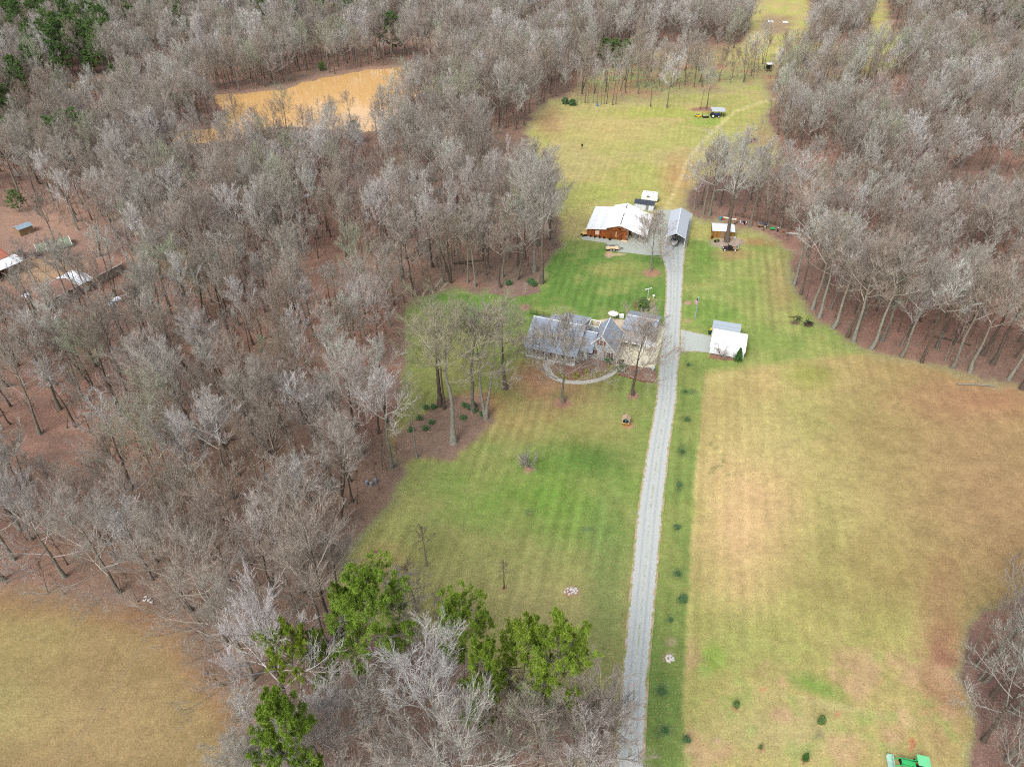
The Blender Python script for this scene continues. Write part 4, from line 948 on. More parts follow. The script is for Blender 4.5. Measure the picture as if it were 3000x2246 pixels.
def gable(par, x0, x1, y0, y1, ze, zr, axis, ov, t, rm, ridge=None, name="roof", cap=None, zeb=None):
    """gable roof with its ridge along axis; ridge position optional"""
    m = MB(); zeb = ze if zeb is None else zeb
    if axis == 'x':
        r = (y0+y1)/2 if ridge is None else ridge; sf = (zr-ze)/(r-y0); sb = (zr-zeb)/(y1-r)
        m.slab((x0-ov, y0-ov, ze-ov*sf), (x1+ov, y0-ov, ze-ov*sf), (x1+ov, r, zr), (x0-ov, r, zr), t)
        m.slab((x0-ov, r, zr), (x1+ov, r, zr), (x1+ov, y1+ov, zeb-ov*sb), (x0-ov, y1+ov, zeb-ov*sb), t)
        if cap: MB().bar((x0-ov, r, zr+.01), (x1+ov, r, zr+.01), .22, .06).build("ridge_cap", cap, par)
    else:
        r = (x0+x1)/2 if ridge is None else ridge; sf = (zr-ze)/(r-x0); sb = (zr-zeb)/(x1-r)
        m.slab((x0-ov, y0-ov, ze-ov*sf), (r, y0-ov, zr), (r, y1+ov, zr), (x0-ov, y1+ov, ze-ov*sf), t)
        m.slab((r, y0-ov, zr), (x1+ov, y0-ov, zeb-ov*sb), (x1+ov, y1+ov, zeb-ov*sb), (r, y1+ov, zr), t)
        if cap: MB().bar((r, y0-ov, zr+.01), (r, y1+ov, zr+.01), .22, .06).build("ridge_cap", cap, par)
    return m.build(name, rm, par)
def gable_walls(par, x0, x1, y0, y1, ze, zr, axis, wm, ridge=None, name="wall", zeb=None):
    m = MB(); zeb = ze if zeb is None else zeb
    if axis == 'y':
        r = (x0+x1)/2 if ridge is None else ridge; m.poly([(x0, 0), (x1, 0), (x1, zeb-.16), (r, zr-.16), (x0, ze-.16)], y0, y1)
    else:
        r = (y0+y1)/2 if ridge is None else ridge
        pts = [(y0, 0), (y1, 0), (y1, zeb-.16), (r, zr-.16), (y0, ze-.16)]; n = len(pts)
        vs = [(x0, a, b) for a, b in pts] + [(x1, a, b) for a, b in pts]
        m.add(vs, [tuple(range(n)), tuple(range(2*n-1, n-1, -1))] + [(i, i+n, (i+1) % n+n, (i+1) % n) for i in range(n)])
    return m.build(name, wm, par)

# ---------------------------------------------------------------- the house
H = frame_empty("house", (3.3, 133.1), -20, "grey-shingled house with white porch, dormers and a gabled wing with red shutters", "house")
ZE, ZR = 2.9, 7.0
gable_walls(H, -.3, 11.3, 2.0, 12.0, ZE+1.15, ZR, 'x', W_SIDE, ridge=7.0, zeb=4.3)
gable(H, -.4, 11.4, .35, 12.0, ZE+.2, ZR, 'x', .35, .16, W_ROOF, ridge=7.0, cap=W_TRIM, zeb=4.2)
MB().box(-.4, .25, 0.05, 11.4, 2.0, .55).build("porch_floor", mat("porch_boards", C(190,188,182), .8, (2, .1)), H)
ps = MB()
for x in (-.2, 2.2, 4.3, 7.0, 9.1, 11.2): 
    MB().box(x-.08, .32, .55, x+.08, .48, ZE).build("porch_post", W_TRIM, H)
for a, b in ((-.12, 4.22), (7.08, 11.12)):
    r = MB(); r.box(a, .37, 1.35, b, .43, 1.42); r.box(a, .37, .68, b, .43, .74)
    x = a+.15
    while x < b: r.box(x, .385, .74, x+.045, .415, 1.35); x += .17
    r.build("railing", W_TRIM, H)
MB().box(-.4, .17, .42, 11.4, .25, .58).build("porch_fascia", W_TRIM, H)
st = MB()
for i in range(3): st.box(4.5, .25-.32*(i+1), 0, 6.8, .25-.32*i, .42-.14*i)
st.build("steps", m_walk, H)
for s in (4.45, 6.85):
    r = MB(); r.bar((s, .25, 1.4), (s, -.75, .95), .06); r.bar((s, -.75, .0), (s, -.75, .95), .08); r.bar((s, -.3, .3), (s, -.3, 1.15), .05); r.build("stair_rail", W_TRIM, H)
for x, w in ((1.2, 1.0), (3.2, 1.0), (8.1, 1.0), (10.0, 1.0)): window(H, x, 2.0, 1.0, w, 1.5, shut=W_SHUT)
d = MB(); d.box(5.15, 1.94, .57, 6.15, 2.0, 2.6); d.build("front_door", W_SHUT, H)
cf = MB()
for x in (1.6, 3.4): cf.box(x-.25, 1.1, .55, x+.25, 1.55, .95); cf.box(x-.25, 1.5, .95, x+.25, 1.56, 1.6)
cf.build("porch_chairs", W_BLACK, H)
slope = (ZR-ZE-.2)/(7.0-.35)
def roofz(y): return ZE+.2+slope*(y-.35)
for ux in (2.1, 5.5, 8.9):
    yf = 2.5; zb = roofz(yf); zt = zb+1.55; za = zt+.62; w = .82
    yb1 = .35+(zt-ZE-.2)/slope; yb2 = .35+(za-ZE-.2)/slope
    dm = MB(); dm.poly([(ux-w, zb-.15), (ux+w, zb-.15), (ux+w, zt), (ux, za), (ux-w, zt)], yf, yb1-.1); dm_o = dm.build("dormer", W_SIDE, H)
    rf = MB(); o_ = .16
    rf.add([(ux-w-o_, yf-.15, zt-.12), (ux, yf-.15, za+.04), (ux, yb2+.1, za+.04), (ux-w-o_, yb1, zt-.12), (ux-w-o_, yf-.15, zt-.2), (ux, yf-.15, za-.04), (ux, yb2+.1, za-.04), (ux-w-o_, yb1, zt-.2)], [(0,1,2,3),(7,6,5,4),(0,4,5,1),(1,5,6,2),(2,6,7,3),(3,7,4,0)])
    rf.add([(ux+w+o_, yf-.15, zt-.12), (ux, yf-.15, za+.04), (ux, yb2+.1, za+.04), (ux+w+o_, yb1, zt-.12), (ux+w+o_, yf-.15, zt-.2), (ux, yf-.15, za-.04), (ux, yb2+.1, za-.04), (ux+w+o_, yb1, zt-.2)], [(3,2,1,0),(4,5,6,7),(1,5,4,0),(2,6,5,1),(3,7,6,2),(0,4,7,3)])
    rf.build("dormer_roof", W_ROOFX, dm_o)
    tr = MB(); tr.bar((ux-w-o_, yf-.17, zt-.12), (ux, yf-.17, za+.04), .06, .14); tr.bar((ux+w+o_, yf-.17, zt-.12), (ux, yf-.17, za+.04), .06, .14); tr.box(ux-w, yf-.05, zb-.1, ux+w, yf, zb+.05)
    tr.box(ux-w-.01, yf-.04, zb, ux-w+.12, yf, zt); tr.box(ux+w-.12, yf-.04, zb, ux+w+.01, yf, zt); tr.build("dormer_trim", W_TRIM, dm_o)
    window(dm_o, ux, yf, zb+.25, .72, 1.15, glass=W_CURT)
# low-pitched rear roofs
def shed_roof(par, x0, x1, y0, y1, z0, z1, m, wallm, name="rear_roof", t=.16):
    MB().slab((x0, y0, z0), (x1, y0, z0), (x1, y1, z1), (x0, y1, z1), t).build(name, m, par)
    w = MB(); w.add([(x0+.2, y0+.3, 0), (x1-.2, y0+.3, 0), (x1-.2, y1-.3, 0), (x0+.2, y1-.3, 0), (x0+.2, y0+.3, z0-.3), (x1-.2, y0+.3, z0-.3), (x1-.2, y1-.3, z1-.1), (x0+.2, y1-.3, z1-.1)], [(0,3,2,1),(4,5,6,7),(0,1,5,4),(1,2,6,5),(2,3,7,6),(3,0,4,7)]); w.build("rear_wall", wallm, par)
shed_roof(H, 2.0, 5.0, 7.6, 14.6, 6.25, 3.6, W_ROOFL, W_SIDE)
shed_roof(H, 5.0, 11.0, 7.1, 15.2, 6.85, 4.25, W_ROOFL, W_SIDE)
tr = MB(); tr.bar((4.98, 7.1, 6.84), (4.98, 15.2, 4.24), .08, .3); tr.bar((11.02, 7.1, 6.84), (11.02, 15.2, 4.24), .08, .3); tr.box(2.0, 14.6, 3.4, 5.0, 14.66, 3.6); tr.build("rake_board", W_TRIM, H)
vp = MB()
for x, y in ((3.2, 11.5), (9.2, 9.6), (9.9, 9.8)): 
    zz = (6.25 + (3.6-6.25)*(y-7.6)/7.0) if x < 5 else (6.85 + (4.25-6.85)*(y-7.1)/8.1); vp.cyl(x, y, zz-.05, zz+.35, .09)
vp.build("vent_pipe", W_BLACK, H)
MB().box(11.2, 8.6, 0, 14.0, 14.2, 2.3).build("deck", mat("grey_deck", C(168,178,186), .8, (2, .08)), H)
pg = MB()
for x, y in ((11.4, 14.0), (13.8, 14.0), (11.4, 11.4), (13.8, 11.4)): pg.box(x-.09, y-.09, 2.3, x+.09, y+.09, 4.4)
pg.box(11.3, 13.92, 4.4, 13.9, 14.08, 4.55); pg.box(11.3, 11.32, 4.4, 13.9, 11.48, 4.55); pg.box(11.32, 11.4, 4.4, 11.48, 14.0, 4.55); pg.box(13.72, 11.4, 4.4, 13.88, 14.0, 4.55)
pg.build("deck_frame", W_TRIM, H)
# connector
gable_walls(H, 11.3, 13.4, 3.4, 10.8, 3.0, 5.7, 'x', W_SIDE, name="link_wall"); gable(H, 11.42, 14.6, 3.0, 11.2, 2.8, 5.7, 'x', 0, .15, W_ROOF, name="link_roof", cap=W_TRIM)
window(H, 12.3, 3.4, 1.0, .8, 1.3)
# gabled wing
gable_walls(H, 12.9, 19.2, 5.0, 12.9, 3.1, 6.6, 'y', W_SIDE, name="wing_wall"); gable(H, 12.9, 19.2, 5.0, 12.9, 3.15, 6.6, 'y', .32, .16, W_ROOFX, name="wing_roof", cap=mat("ridge_metal", C(214,224,236), .5))
tr = MB(); tr.bar((12.55, 4.66, 2.72), (16.05, 4.66, 6.56), .05, .24); tr.bar((19.55, 4.66, 2.72), (16.05, 4.66, 6.56), .05, .24); tr.bar((12.55, 4.7, 2.7), (12.55, 13.2, 2.7), .1, .2); tr.bar((19.55, 4.7, 2.7), (19.55, 13.2, 2.7), .1, .2); tr.build("wing_trim", W_TRIM, H)
window(H, 16.05, 5.0, 4.0, .85, 1.25, shut=W_SHUT); window(H, 14.2, 5.0, 1.0, 1.0, 1.45, shut=W_SHUT); window(H, 17.9, 5.0, 1.0, 1.0, 1.45, shut=W_SHUT)
for y in (7.2, 10.4):
    MB().box(19.2, y-1.25, .05, 19.26, y+1.25, 2.3).build("garage_door", W_TRIM, H)
# ---------------------------------------------------------------- detached garage
D = frame_empty("garage", (25.94, 141.0), -21.5, "detached garage with grey shingled roof beside the concrete pad", "garage")
gable_walls(D, .3, 7.4, .3, 8.2, 2.95, 4.35, 'x', W_SIDE, ridge=4.1); gable(D, .1, 7.6, .1, 8.5, 3.0, 4.35, 'x', .12, .15, W_ROOF, ridge=4.2, cap=W_TRIM)
MB().slab((.2, -4.2, 2.3), (5.6, -4.2, 2.3), (5.6, -.05, 2.75), (.2, -.05, 2.75), .1).build("porch_roof", mat("grey_porch_roof", C(150,146,142), .9, (2, .15)), D)
for x in (.3, 2.9, 5.5): MB().box(x-.06, -4.15, .05, x+.06, -4.03, 2.2).build("porch_post", W_TRIM, D)
MB().box(.2, -4.26, 2.18, 5.6, -4.2, 2.34).build("fascia", W_TRIM, D)
for x in (1.9, 5.2): MB().box(x-1.15, .24, .05, x+1.15, .3, 2.3).build("garage_door", W_TRIM, D)
window(D, 7.4, 4.0, 1.0, .9, 1.1, ax='y', out=1)
lat = mat("white_slats", C(240,244,248), .5)
for (px_, py_, w_, dd, lab) in ((1864, 996, 1.5, 1.2, "white slatted panel over the garage porch, left one of two"), (1902, 1013, 2.4, 1.9, "larger white slatted panel at the garage porch corner, right one of two")):
    p = near(px_, py_, 2.0); e = empty("slatted_canopy", (p.x, p.y, 0), math.radians(-24), lab, "canopy"); m = MB(); n_ = 7
    for i in range(n_): m.box(-w_/2+i*w_/n_, -dd/2, 2.42, -w_/2+(i+.62)*w_/n_, dd/2, 2.46)
    m.build("slats", lat, e); q = MB()
    for a in (-1, 1):
        q.box(-w_/2, a*dd/2-.04, 2.36, w_/2, a*dd/2+.04, 2.42)
        for b in (-1, 1): q.box(a*w_/2-.05, b*dd/2-.05, .05, a*w_/2+.05, b*dd/2+.05, 2.38)
    q.build("frame", W_TRIM, e)
# ---------------------------------------------------------------- white carport and grey shed
cpo = near(2077, 1036)
K = frame_empty("carport", cpo, -19, "white-roofed metal carport at the end of the gravel spur", "carport")
prof = [(-.12, 1.9), (-.1, 2.25), (.1, 2.5), (3.7, 3.0), (7.3, 2.5), (7.5, 2.25), (7.52, 1.9)]
m = MB(); n_ = len(prof)
for (y0, z0), (y1, z1) in zip(prof[:-1], prof[1:]):
    m.add([(-.15, y0, z0), (7.75, y0, z0), (7.75, y1, z1), (-.15, y1, z1), (-.15, y0, z0-.05), (7.75, y0, z0-.05), (7.75, y1, z1-.05), (-.15, y1, z1-.05)], [(0,1,2,3),(7,6,5,4),(0,4,5,1),(2,6,7,3),(1,5,6,2),(3,7,4,0)])
m.build("roof", W_TIN, K)
MB().box(0, -.1, .35, 7.6, -.06, 1.95).build("side_panel", W_TINW, K); MB().box(0, 7.44, .35, 7.6, 7.48, 1.95).build("side_panel", W_TINW, K)
for x in (0, 2.5, 5.1, 7.55):
    for y in (0, 7.35): MB().box(x, y, 0, x+.09, y+.09, 2.2).build("post", W_TRIM, K)
S = frame_empty("shed", near(2086, 962, 2.1), -18, "long shed with blue-grey shingle roof and white-trimmed front behind the white carport", "shed")
gable_walls(S, .15, 6.3, .2, 3.6, 2.1, 2.75, 'x', mat("grey_siding", C(130,138,150), .8, (3, .08)), ridge=2.8); gable(S, .1, 6.4, 0, 3.8, 2.15, 2.8, 'x', .12, .1, W_ROOFL, ridge=2.9)
q = MB(); q.box(-.02, -.12, 2.0, 6.5, -.06, 2.16)
for x in (.15, 1.4, 3.5, 4.3, 6.2): q.box(x, .12, 0, x+.12, .2, 2.1)
q.build("front_trim", W_TRIM, S); window(S, 3.95, .2, 1.1, .5, .7); MB().box(1.6, .15, .05, 2.5, .2, 1.95).build("door", W_TRIM, S)
p = near(2083, 972); m = MB(); m.cyl(0, 0, 0, 1.0, .35, 12); o = m.build("flower_tub", mat("yellow_plastic", C(232,200,60), .5), None); o.location = p; tag(o, "yellow tub on the gravel beside the grey shed", "tub")
p = near(2081, 978); m = MB(); m.box(-.5, -.4, 0, .5, .4, .8); o = m.build("dark_bin", mat("dark_green_plastic", C(44,74,56), .6), None, bevel=.05); o.location = p; tag(o, "dark green bin between the yellow tub and the white carport", "bin")
# ---------------------------------------------------------------- barn
B = frame_empty("barn", (22.5, 196.0), -15, "brown board barn with white tin roofs and a crimson-shuttered window", "barn")
DB = 16.0
m = MB(); m.poly([(0, 0), (12.0, 0), (12.0, 3.35), (9.6, 4.55), (5.75, 3.45), (5.72, 2.95), (0, 2.5)], 0, DB-.3); m.build("wall", W_BARN, B)
MB().slab((-.35, -.4, 2.65), (5.7, -.4, 3.2), (5.7, DB, 3.2), (-.35, DB, 2.65), .12).build("lean_roof", W_TINW, B)
MB().slab((5.55, -.4, 3.62), (9.6, -.4, 4.78), (9.6, DB+.3, 4.78), (5.55, DB+.3, 3.62), .12).build("main_roof", W_TIN, B)
MB().slab((9.6, -.4, 4.78), (13.4, -.4, 3.3), (13.4, DB+.3, 3.3), (9.6, DB+.3, 4.78), .12).build("main_roof", W_TIN, B)
MB().slab((13.35, -.4, 3.22), (17.7, -.4, 2.1), (17.7, DB-.2, 2.1), (13.35, DB-.2, 3.22), .12).build("side_roof", W_TIN, B)
rs = MB()
for y0, y1 in ((.4, 3.0), (3.4, 5.4), (6.0, 8.4), (12.2, 15.0)): rs.box(9.5, y0, 4.79, 9.7, y1, 4.84)
rs.build("ridge_gap", W_BLACK, B)
tr = MB(); tr.bar((-.35, -.43, 2.55), (5.7, -.43, 3.1), .05, .22); tr.bar((5.55, -.43, 3.52), (9.6, -.43, 4.68), .05, .2); tr.bar((9.6, -.43, 4.68), (17.7, -.43, 2.02), .05, .2); tr.build("rake_board", W_TRIM, B)
for x in (15.5, 17.5):
    for y in (0, 5.2, 10.4, 15.4): MB().box(x-.09, y, 0, x+.09, y+.18, 2.0 if x > 17 else 2.5).build("post", W_WOOD, B)
MB().box(12.0, 14.9, 0, 17.4, 15.0, 2.0).build("back_wall", W_BARND, B)
window(B, 3.0, 0, 1.0, 1.0, 1.15, glass=mat("curtain_cream", C(226,196,150), .6), shut=W_SHUT2)
MB().box(5.8, -.06, 2.72, 12.0, -.02, 2.8).build("door_track", W_BLACK, B)
m = MB(); m.box(6.9, -.1, .1, 10.6, -.03, 2.7); dr = m.build("barn_door", W_BARND, B)
m = MB(); m.bar((6.95, -.13, 2.6), (8.75, -.13, .6), .05, .2); m.bar((10.55, -.13, 2.6), (8.75, -.13, .6), .05, .2); m.build("door_brace", mat("brace_board", C(150,98,66), .8), dr)
m = MB(); m.box(8.45, -.14, .7, 8.8, -.1, 2.5); m.build("door_strip", mat("bare_board", C(204,160,110), .8, (4, .2)), dr)
wh = MB(); wh.tube([(9.55, -.1, 3.45), (9.55, -.02, 3.45)], .05, 8)
for k in range(24):
    a, b = k*math.pi/12, (k+1)*math.pi/12
    wh.bar((9.55+.42*math.cos(a), -.06, 3.45+.42*math.sin(a)), (9.55+.42*math.cos(b), -.06, 3.45+.42*math.sin(b)), .05)
    if k % 2 == 0: wh.bar((9.55, -.06, 3.45), (9.55+.4*math.cos(a), -.06, 3.45+.4*math.sin(a)), .04)
tag(wh.build("wall_wheel", W_BLACK, B), "dark spoked wheel ornament")
m = MB(); m.cyl(9.6, -.3, 4.0, 4.15, .12, 10); m.bar((9.6, -.3, 4.15), (9.6, 0, 4.25), .04); m.build("barn_lamp", W_TRIM, B)
for i, (px_, py_) in enumerate(((1730, 694), (1742.5, 696), (1756.5, 697.5), (1768.5, 699))):
    p = near(px_, py_); m = MB(); m.tube([(0, 0, 0), (0, 0, .45), (0, 0, .5)], [.2, .3, .33], 12); o = m.build("planter", W_BLACK, None); o.location = p
    tag(o, "small black planter in the row along the barn's front wall", "planter", "black planters along the barn wall")
p = near(1787, 702); m = MB()
for k in range(18):
    a, b = k*math.pi/9, (k+1)*math.pi/9; m.bar((.42*math.cos(a), .42*math.sin(a), .15), (.42*math.cos(b), .42*math.sin(b), .15), .16, .28)
o = m.build("tyre_ring", W_RUB, None); o.location = p; tag(o, "black tyre lying on the gravel in front of the barn door", "tyre")
p = near(1828, 707); m = MB()
for k in range(5): m.bar((-.9+k*.1, -.1+.1*k, .08+.03*k), (.9, -.15+.12*k, .1), .14)
o = m.build("board_stack", W_PLANK, None); o.location = p; o.rotation_euler.z = -.2; tag(o, "loose pale boards on the ground at the barn's front right corner", "boards")
p = near(1722, 650); m = MB(); m.cyl(0, 0, 0, 2.4, .05, 8); o_ = empty("yard_lamp", (p.x+.1, p.y-4, 0), 0, "white-headed lamp post at the barn's left wall", "lamp post"); m.build("post", W_BLACK, o_); MB().cyl(0, 0, 2.4, 2.7, .16, 10).build("head", W_TRIM, o_)
# ---------------------------------------------------------------- grey metal carport with boat
Mx = frame_empty("metal_carport", (49.73, 186.85), -15, "tall grey metal gable carport with a boat inside", "carport")
gable(Mx, -5.55, 0.05, 0, 18.2, 3.75, 5.0, 'y', .1, .08, W_METAL, cap=mat("pale_ridge", C(222,232,240), .4))
for y in (.05, 4.5, 9.0, 13.5, 18.0):
    for x in (-5.5, -.1): MB().box(x, y, 0, x+.12, y+.12, 3.7).build("post", W_TRIM, Mx)
MB().box(-5.52, .2, 2.6, -5.47, 18.0, 3.65).build("side_sheet", W_METAL, Mx); MB().box(-.03, .2, 1.2, .02, 18.0, 3.65).build("side_sheet", W_METAL, Mx)
r = MB(); r.bar((-5.6, -.12, 3.68), (-2.75, -.12, 4.96), .06, .12); r.bar((.1, -.12, 3.68), (-2.75, -.12, 4.96), .06, .12); r.build("rake_trim", W_TRIM, Mx)
bp = (47.3, 189.2); bo = empty("boat", (bp[0], bp[1], 0), math.radians(-15), "white boat on a trailer with its bow at the mouth of the grey metal carport", "boat")
hull = []; rows = [(-1.6, .06, .95, 1.5), (-1.1, .55, .8, 1.5), (-.3, .85, .62, 1.45), (1.0, 1.0, .55, 1.4), (3.0, 1.05, .55, 1.35), (4.6, 1.0, .55, 1.35)]
for y, w_, zk, zt in rows: hull += [(-w_, y, zt), (-w_*.7, y, zk+.25), (0, y, zk), (w_*.7, y, zk+.25), (w_, y, zt)]
m = MB(); fs = [(i*5+k, i*5+k+1, (i+1)*5+k+1, (i+1)*5+k) for i in range(5) for k in range(4)] + [(25, 26, 27, 28, 29), (0, 4, 3, 2, 1)]; m.add(hull, fs); m.build("hull", mat("gelcoat", C(224,226,226), .3), bo, smooth=False)
m = MB(); m.add([(-r_[1]*.93, r_[0], r_[3]-.1) for r_ in rows] + [(r_[1]*.93, r_[0], r_[3]-.1) for r_ in rows], [(i, i+6, i+7, i+1) for i in range(5)]); m.build("deck", mat("boat_deck", C(196,194,188), .6), bo)
MB().box(-.5, 1.2, 1.3, .5, 1.4, 1.9).build("windscreen", W_GLASS, bo); MB().box(-.35, 4.6, .7, .35, 5.1, 1.7).build("outboard", W_BLACK, bo)
t_ = MB(); t_.bar((-.7, 4.2, .45), (0, -2.4, .45), .1); t_.bar((.7, 4.2, .45), (0, -2.4, .45), .1); t_.bar((0, -2.4, .45), (0, -3.3, .45), .1); t_.build("trailer_frame", W_STEEL, bo)
for s in (-1, 1): MB().wheel((s*1.0, 3.0, .32), .32, .2, 'x').build("wheel", W_RUB, bo)
# ---------------------------------------------------------------- wooden shed
Ws = frame_empty("wooden_shed", near(2085, 696), -8.5, "small wooden shed with white tin roof behind the huge grey tree", "shed")
gable_walls(Ws, .1, 6.2, 0, 5.2, 2.3, 2.95, 'x', W_BARN if False else striped("honey_boards", C(150,110,56), C(112,78,40), 'X', .3, .85, .14, .3, 1.5), ridge=3.0)
gable(Ws, 0, 6.3, 0, 5.3, 2.35, 3.0, 'x', .15, .08, W_TINW, ridge=3.2); MB().box(2.4, -.05, .05, 3.5, 0, 1.9).build("door", W_WOOD, Ws)
p = near(2145, 700); m = MB()
for k in range(7): m.box(-1+k*.3, 0, 0, -.93+k*.3, .05, .8)
m.box(-1.05, .05, .25, .95, .08, .32); m.box(-1.05, .05, .55, .95, .08, .62)
o = m.build("picket_section", W_TRIM, None); o.location = p; tag(o, "short white picket fence section beside the wooden shed", "fence")
p = near(2085, 699); m = MB(); m.cyl(0, 0, 0, 1.0, .32, 16); m.cyl(0, 0, .45, .49, .34, 16); m.cyl(0, 0, .8, .84, .34, 16); o = m.build("rusty_barrel", mat("rust_paint", C(110,58,44), .8, (4, .3)), None); o.location = p; tag(o, "rusty brown barrel at the wooden shed's left corner", "barrel")
# ---------------------------------------------------------------- wheeled things
def wheel(par, c, r, w, axis='y', hub=W_HUB, hr=.55):
    wv = MB().wheel(c, r, w, axis).build("wheel", W_RUB, par)
    m = MB(); ax = Vector((0, 1, 0)) if axis == 'y' else Vector((1, 0, 0)); c = Vector(c); m.tube([c-ax*(w/2+.015), c+ax*(w/2+.015)], r*hr, 14); m.build("hub", hub, wv); return wv
def tractor(p, deg, label, paint, canopy, roof=True, loader=True, s=1.0, hub=None):
    e = empty("tractor", (p[0], p[1], 0), math.radians(deg), label, "tractor", scale=s); hub = hub or W_YEL
    m = MB(); m.box(.55, -.32, .75, 2.25, .32, 1.3); m.box(.5, -.2, .45, 2.2, .2, .75); m.build("hood", paint, e, bevel=.06)
    MB().box(2.25, -.28, .7, 2.3, .28, 1.25).build("grille", W_BLACK, e)
    m = MB(); m.box(-.45, -.3, .5, .55, .3, .85); m.build("frame", W_BLACK, e)
    m = MB(); m.box(-.4, -.28, .95, .1, .28, 1.05); m.box(-.48, -.28, 1.0, -.38, .28, 1.45); m.build("seat", W_BLACK, e, bevel=.03)
    m = MB(); m.bar((.35, 0, .95), (.2, 0, 1.35), .05); m.tube([(.19, 0, 1.34), (.17, 0, 1.38)], .2, 14); m.build("steering_wheel", W_BLACK, e)
    for s_ in (-1, 1):
        wheel(e, (0, s_*.72, .62), .62, .36, hub=hub); wheel(e, (1.85, s_*.62, .36), .36, .22, hub=hub)
        f = MB(); f.box(-.5, s_*.72-.2, 1.2, .45, s_*.72+.2, 1.26); f.box(.4, s_*.72-.2, .9, .46, s_*.72+.2, 1.22); f.build("fender", paint, e)
    if roof:
        m = MB(); m.slab((-.75, -.72, 2.5), (.75, -.72, 2.5), (.75, .72, 2.5), (-.75, .72, 2.5), .12); m.build("canopy", canopy, e, bevel=.05)
        for s_ in (-1, 1): MB().bar((-.45, s_*.5, .8), (-.45, s_*.5, 2.4), .08).build("roof_post", W_BLACK, e)
    if loader:
        for s_ in (-1, 1):
            m = MB(); m.bar((.5, s_*.48, 1.25), (2.2, s_*.48, 1.15), .09, .14); m.bar((2.2, s_*.48, 1.15), (3.0, s_*.48, .45), .09, .14); m.bar((.9, s_*.48, .7), (1.0, s_*.48, 1.2), .1); m.build("loader_arm", paint, e)
            MB().bar((1.2, s_*.48, .95), (2.3, s_*.48, .95), .05).build("hydraulic_ram", W_STEEL, e)
        m = MB(); m.box(2.95, -.95, .15, 3.02, .95, .8); m.slab((3.0, -.95, .2), (3.65, -.95, .2), (3.65, .95, .2), (3.0, .95, .2), .05)
        m.box(3.0, -.97, .15, 3.6, -.93, .6); m.box(3.0, .93, .15, 3.6, .97, .6); m.build("bucket", mat("worn_bucket", C(168,206,190), .5, (2, .2)), e)
    return e
tractor((51.95, 42.1), 166, "bright green tractor with pale green canopy and front bucket at the bottom edge", W_GREEN, W_GREENP, s=1.0)
# utility trailer
U_ = empty("utility_trailer", near(1793, 731), math.radians(-1), "flat utility trailer with pale plank deck on the gravel by the barn", "trailer")
MB().box(-1.85, -.95, .55, 1.85, .95, .6).build("deck", W_PLANK, U_)
m = MB(); 
for y in (-.98, .98): m.box(-1.9, y-.03, .42, 1.9, y+.03, .56)
m.box(-1.9, -.98, .42, -1.84, .98, .56); m.box(1.84, -.98, .42, 1.9, .98, .56); m.build("frame", W_BLACK, U_)
m = MB(); m.box(-1.9, .95, .95, 1.9, 1.0, 1.0)
for x in (-1.87, -.95, 0, .95, 1.87): m.box(x-.03, .95, .56, x+.03, 1.0, .95)
m.build("side_rail", W_BLACK, U_)
m = MB(); m.box(-1.97, -.9, .55, -1.93, .9, .6); m.box(-1.97, -.9, 1.75, -1.93, .9, 1.8)
for k in range(9): m.box(-1.97, -.9+k*.222, .6, -1.94, -.87+k*.222, 1.75)
m.build("ramp_gate", W_STEEL, U_)
m = MB(); m.bar((1.9, .7, .48), (3.1, 0, .48), .08); m.bar((1.9, -.7, .48), (3.1, 0, .48), .08); m.cyl(3.0, 0, .05, .75, .04, 8); m.build("tongue", W_BLACK, U_)
for x in (-.42, .42):
    for y in (-1.1, 1.1): wheel(U_, (x, y, .35), .35, .2)
MB().box(-.85, -1.22, .72, .85, -1.0, .76).build("fender", W_BLACK, U_); MB().box(-.85, 1.0, .72, .85, 1.22, .76).build("fender", W_BLACK, U_)
# old truck
T_ = empty("old_truck", near(2137, 733), math.radians(178), "dark vintage pickup with plank bed and a blue-grey hoist, beside the huge tree", "truck")
m = MB(); m.poly([(.55, .55), (2.0, .55), (2.05, 1.0), (1.95, 1.15), (.55, 1.25)], -.38, .38); m.build("hood", W_DKRED, T_, bevel=.06)
m = MB(); m.poly([(-.6, .5), (.55, .5), (.55, 1.25), (.4, 1.35), (-.6, 1.3)], -.66, .66); m.build("cab", W_BLACK, T_, bevel=.05)
m = MB(); m.bar((.5, -.62, 1.3), (.38, -.62, 1.8), .05); m.bar((.5, .62, 1.3), (.38, .62, 1.8), .05); m.bar((.38, -.62, 1.8), (.38, .62, 1.8), .05); wf = m.build("windscreen_frame", W_BLACK, T_)
MB().add([(.49, -.6, 1.32), (.49, .6, 1.32), (.4, .6, 1.77), (.4, -.6, 1.77), (.475, -.6, 1.32), (.475, .6, 1.32), (.385, .6, 1.77), (.385, -.6, 1.77)], [(0,1,2,3),(7,6,5,4),(0,4,5,1),(2,6,7,3)]).build("windscreen", W_GLASS, wf)
for s_ in (-1, 1):
    m = MB(); pts = [(1.55+.5*math.cos(a), .42+.5*math.sin(a)) for a in np.linspace(.1, math.pi+.1, 9)]
    for (x0, z0), (x1, z1) in zip(pts[:-1], pts[1:]): m.bar((x0, s_*.68, z0), (x1, s_*.68, z1), .3, .05)
    m.bar((1.05, s_*.7, .45), (-.6, s_*.7, .42), .24, .05); m.build("front_fender", W_DKRED, T_)
    wheel(T_, (1.55, s_*.7, .4), .4, .16, hr=.62); wheel(T_, (-1.45, s_*.72, .4), .4, .18, hr=.62)
    MB().wheel((2.0, s_*.42, .95), .13, .16, 'x', 12).build("headlight", W_TRIM, T_)
m = MB(); m.box(-2.3, -.75, .8, -.7, .75, .86); m.build("bed_floor", mat("old_planks", C(126,80,62), .85, (4, .25)), T_)
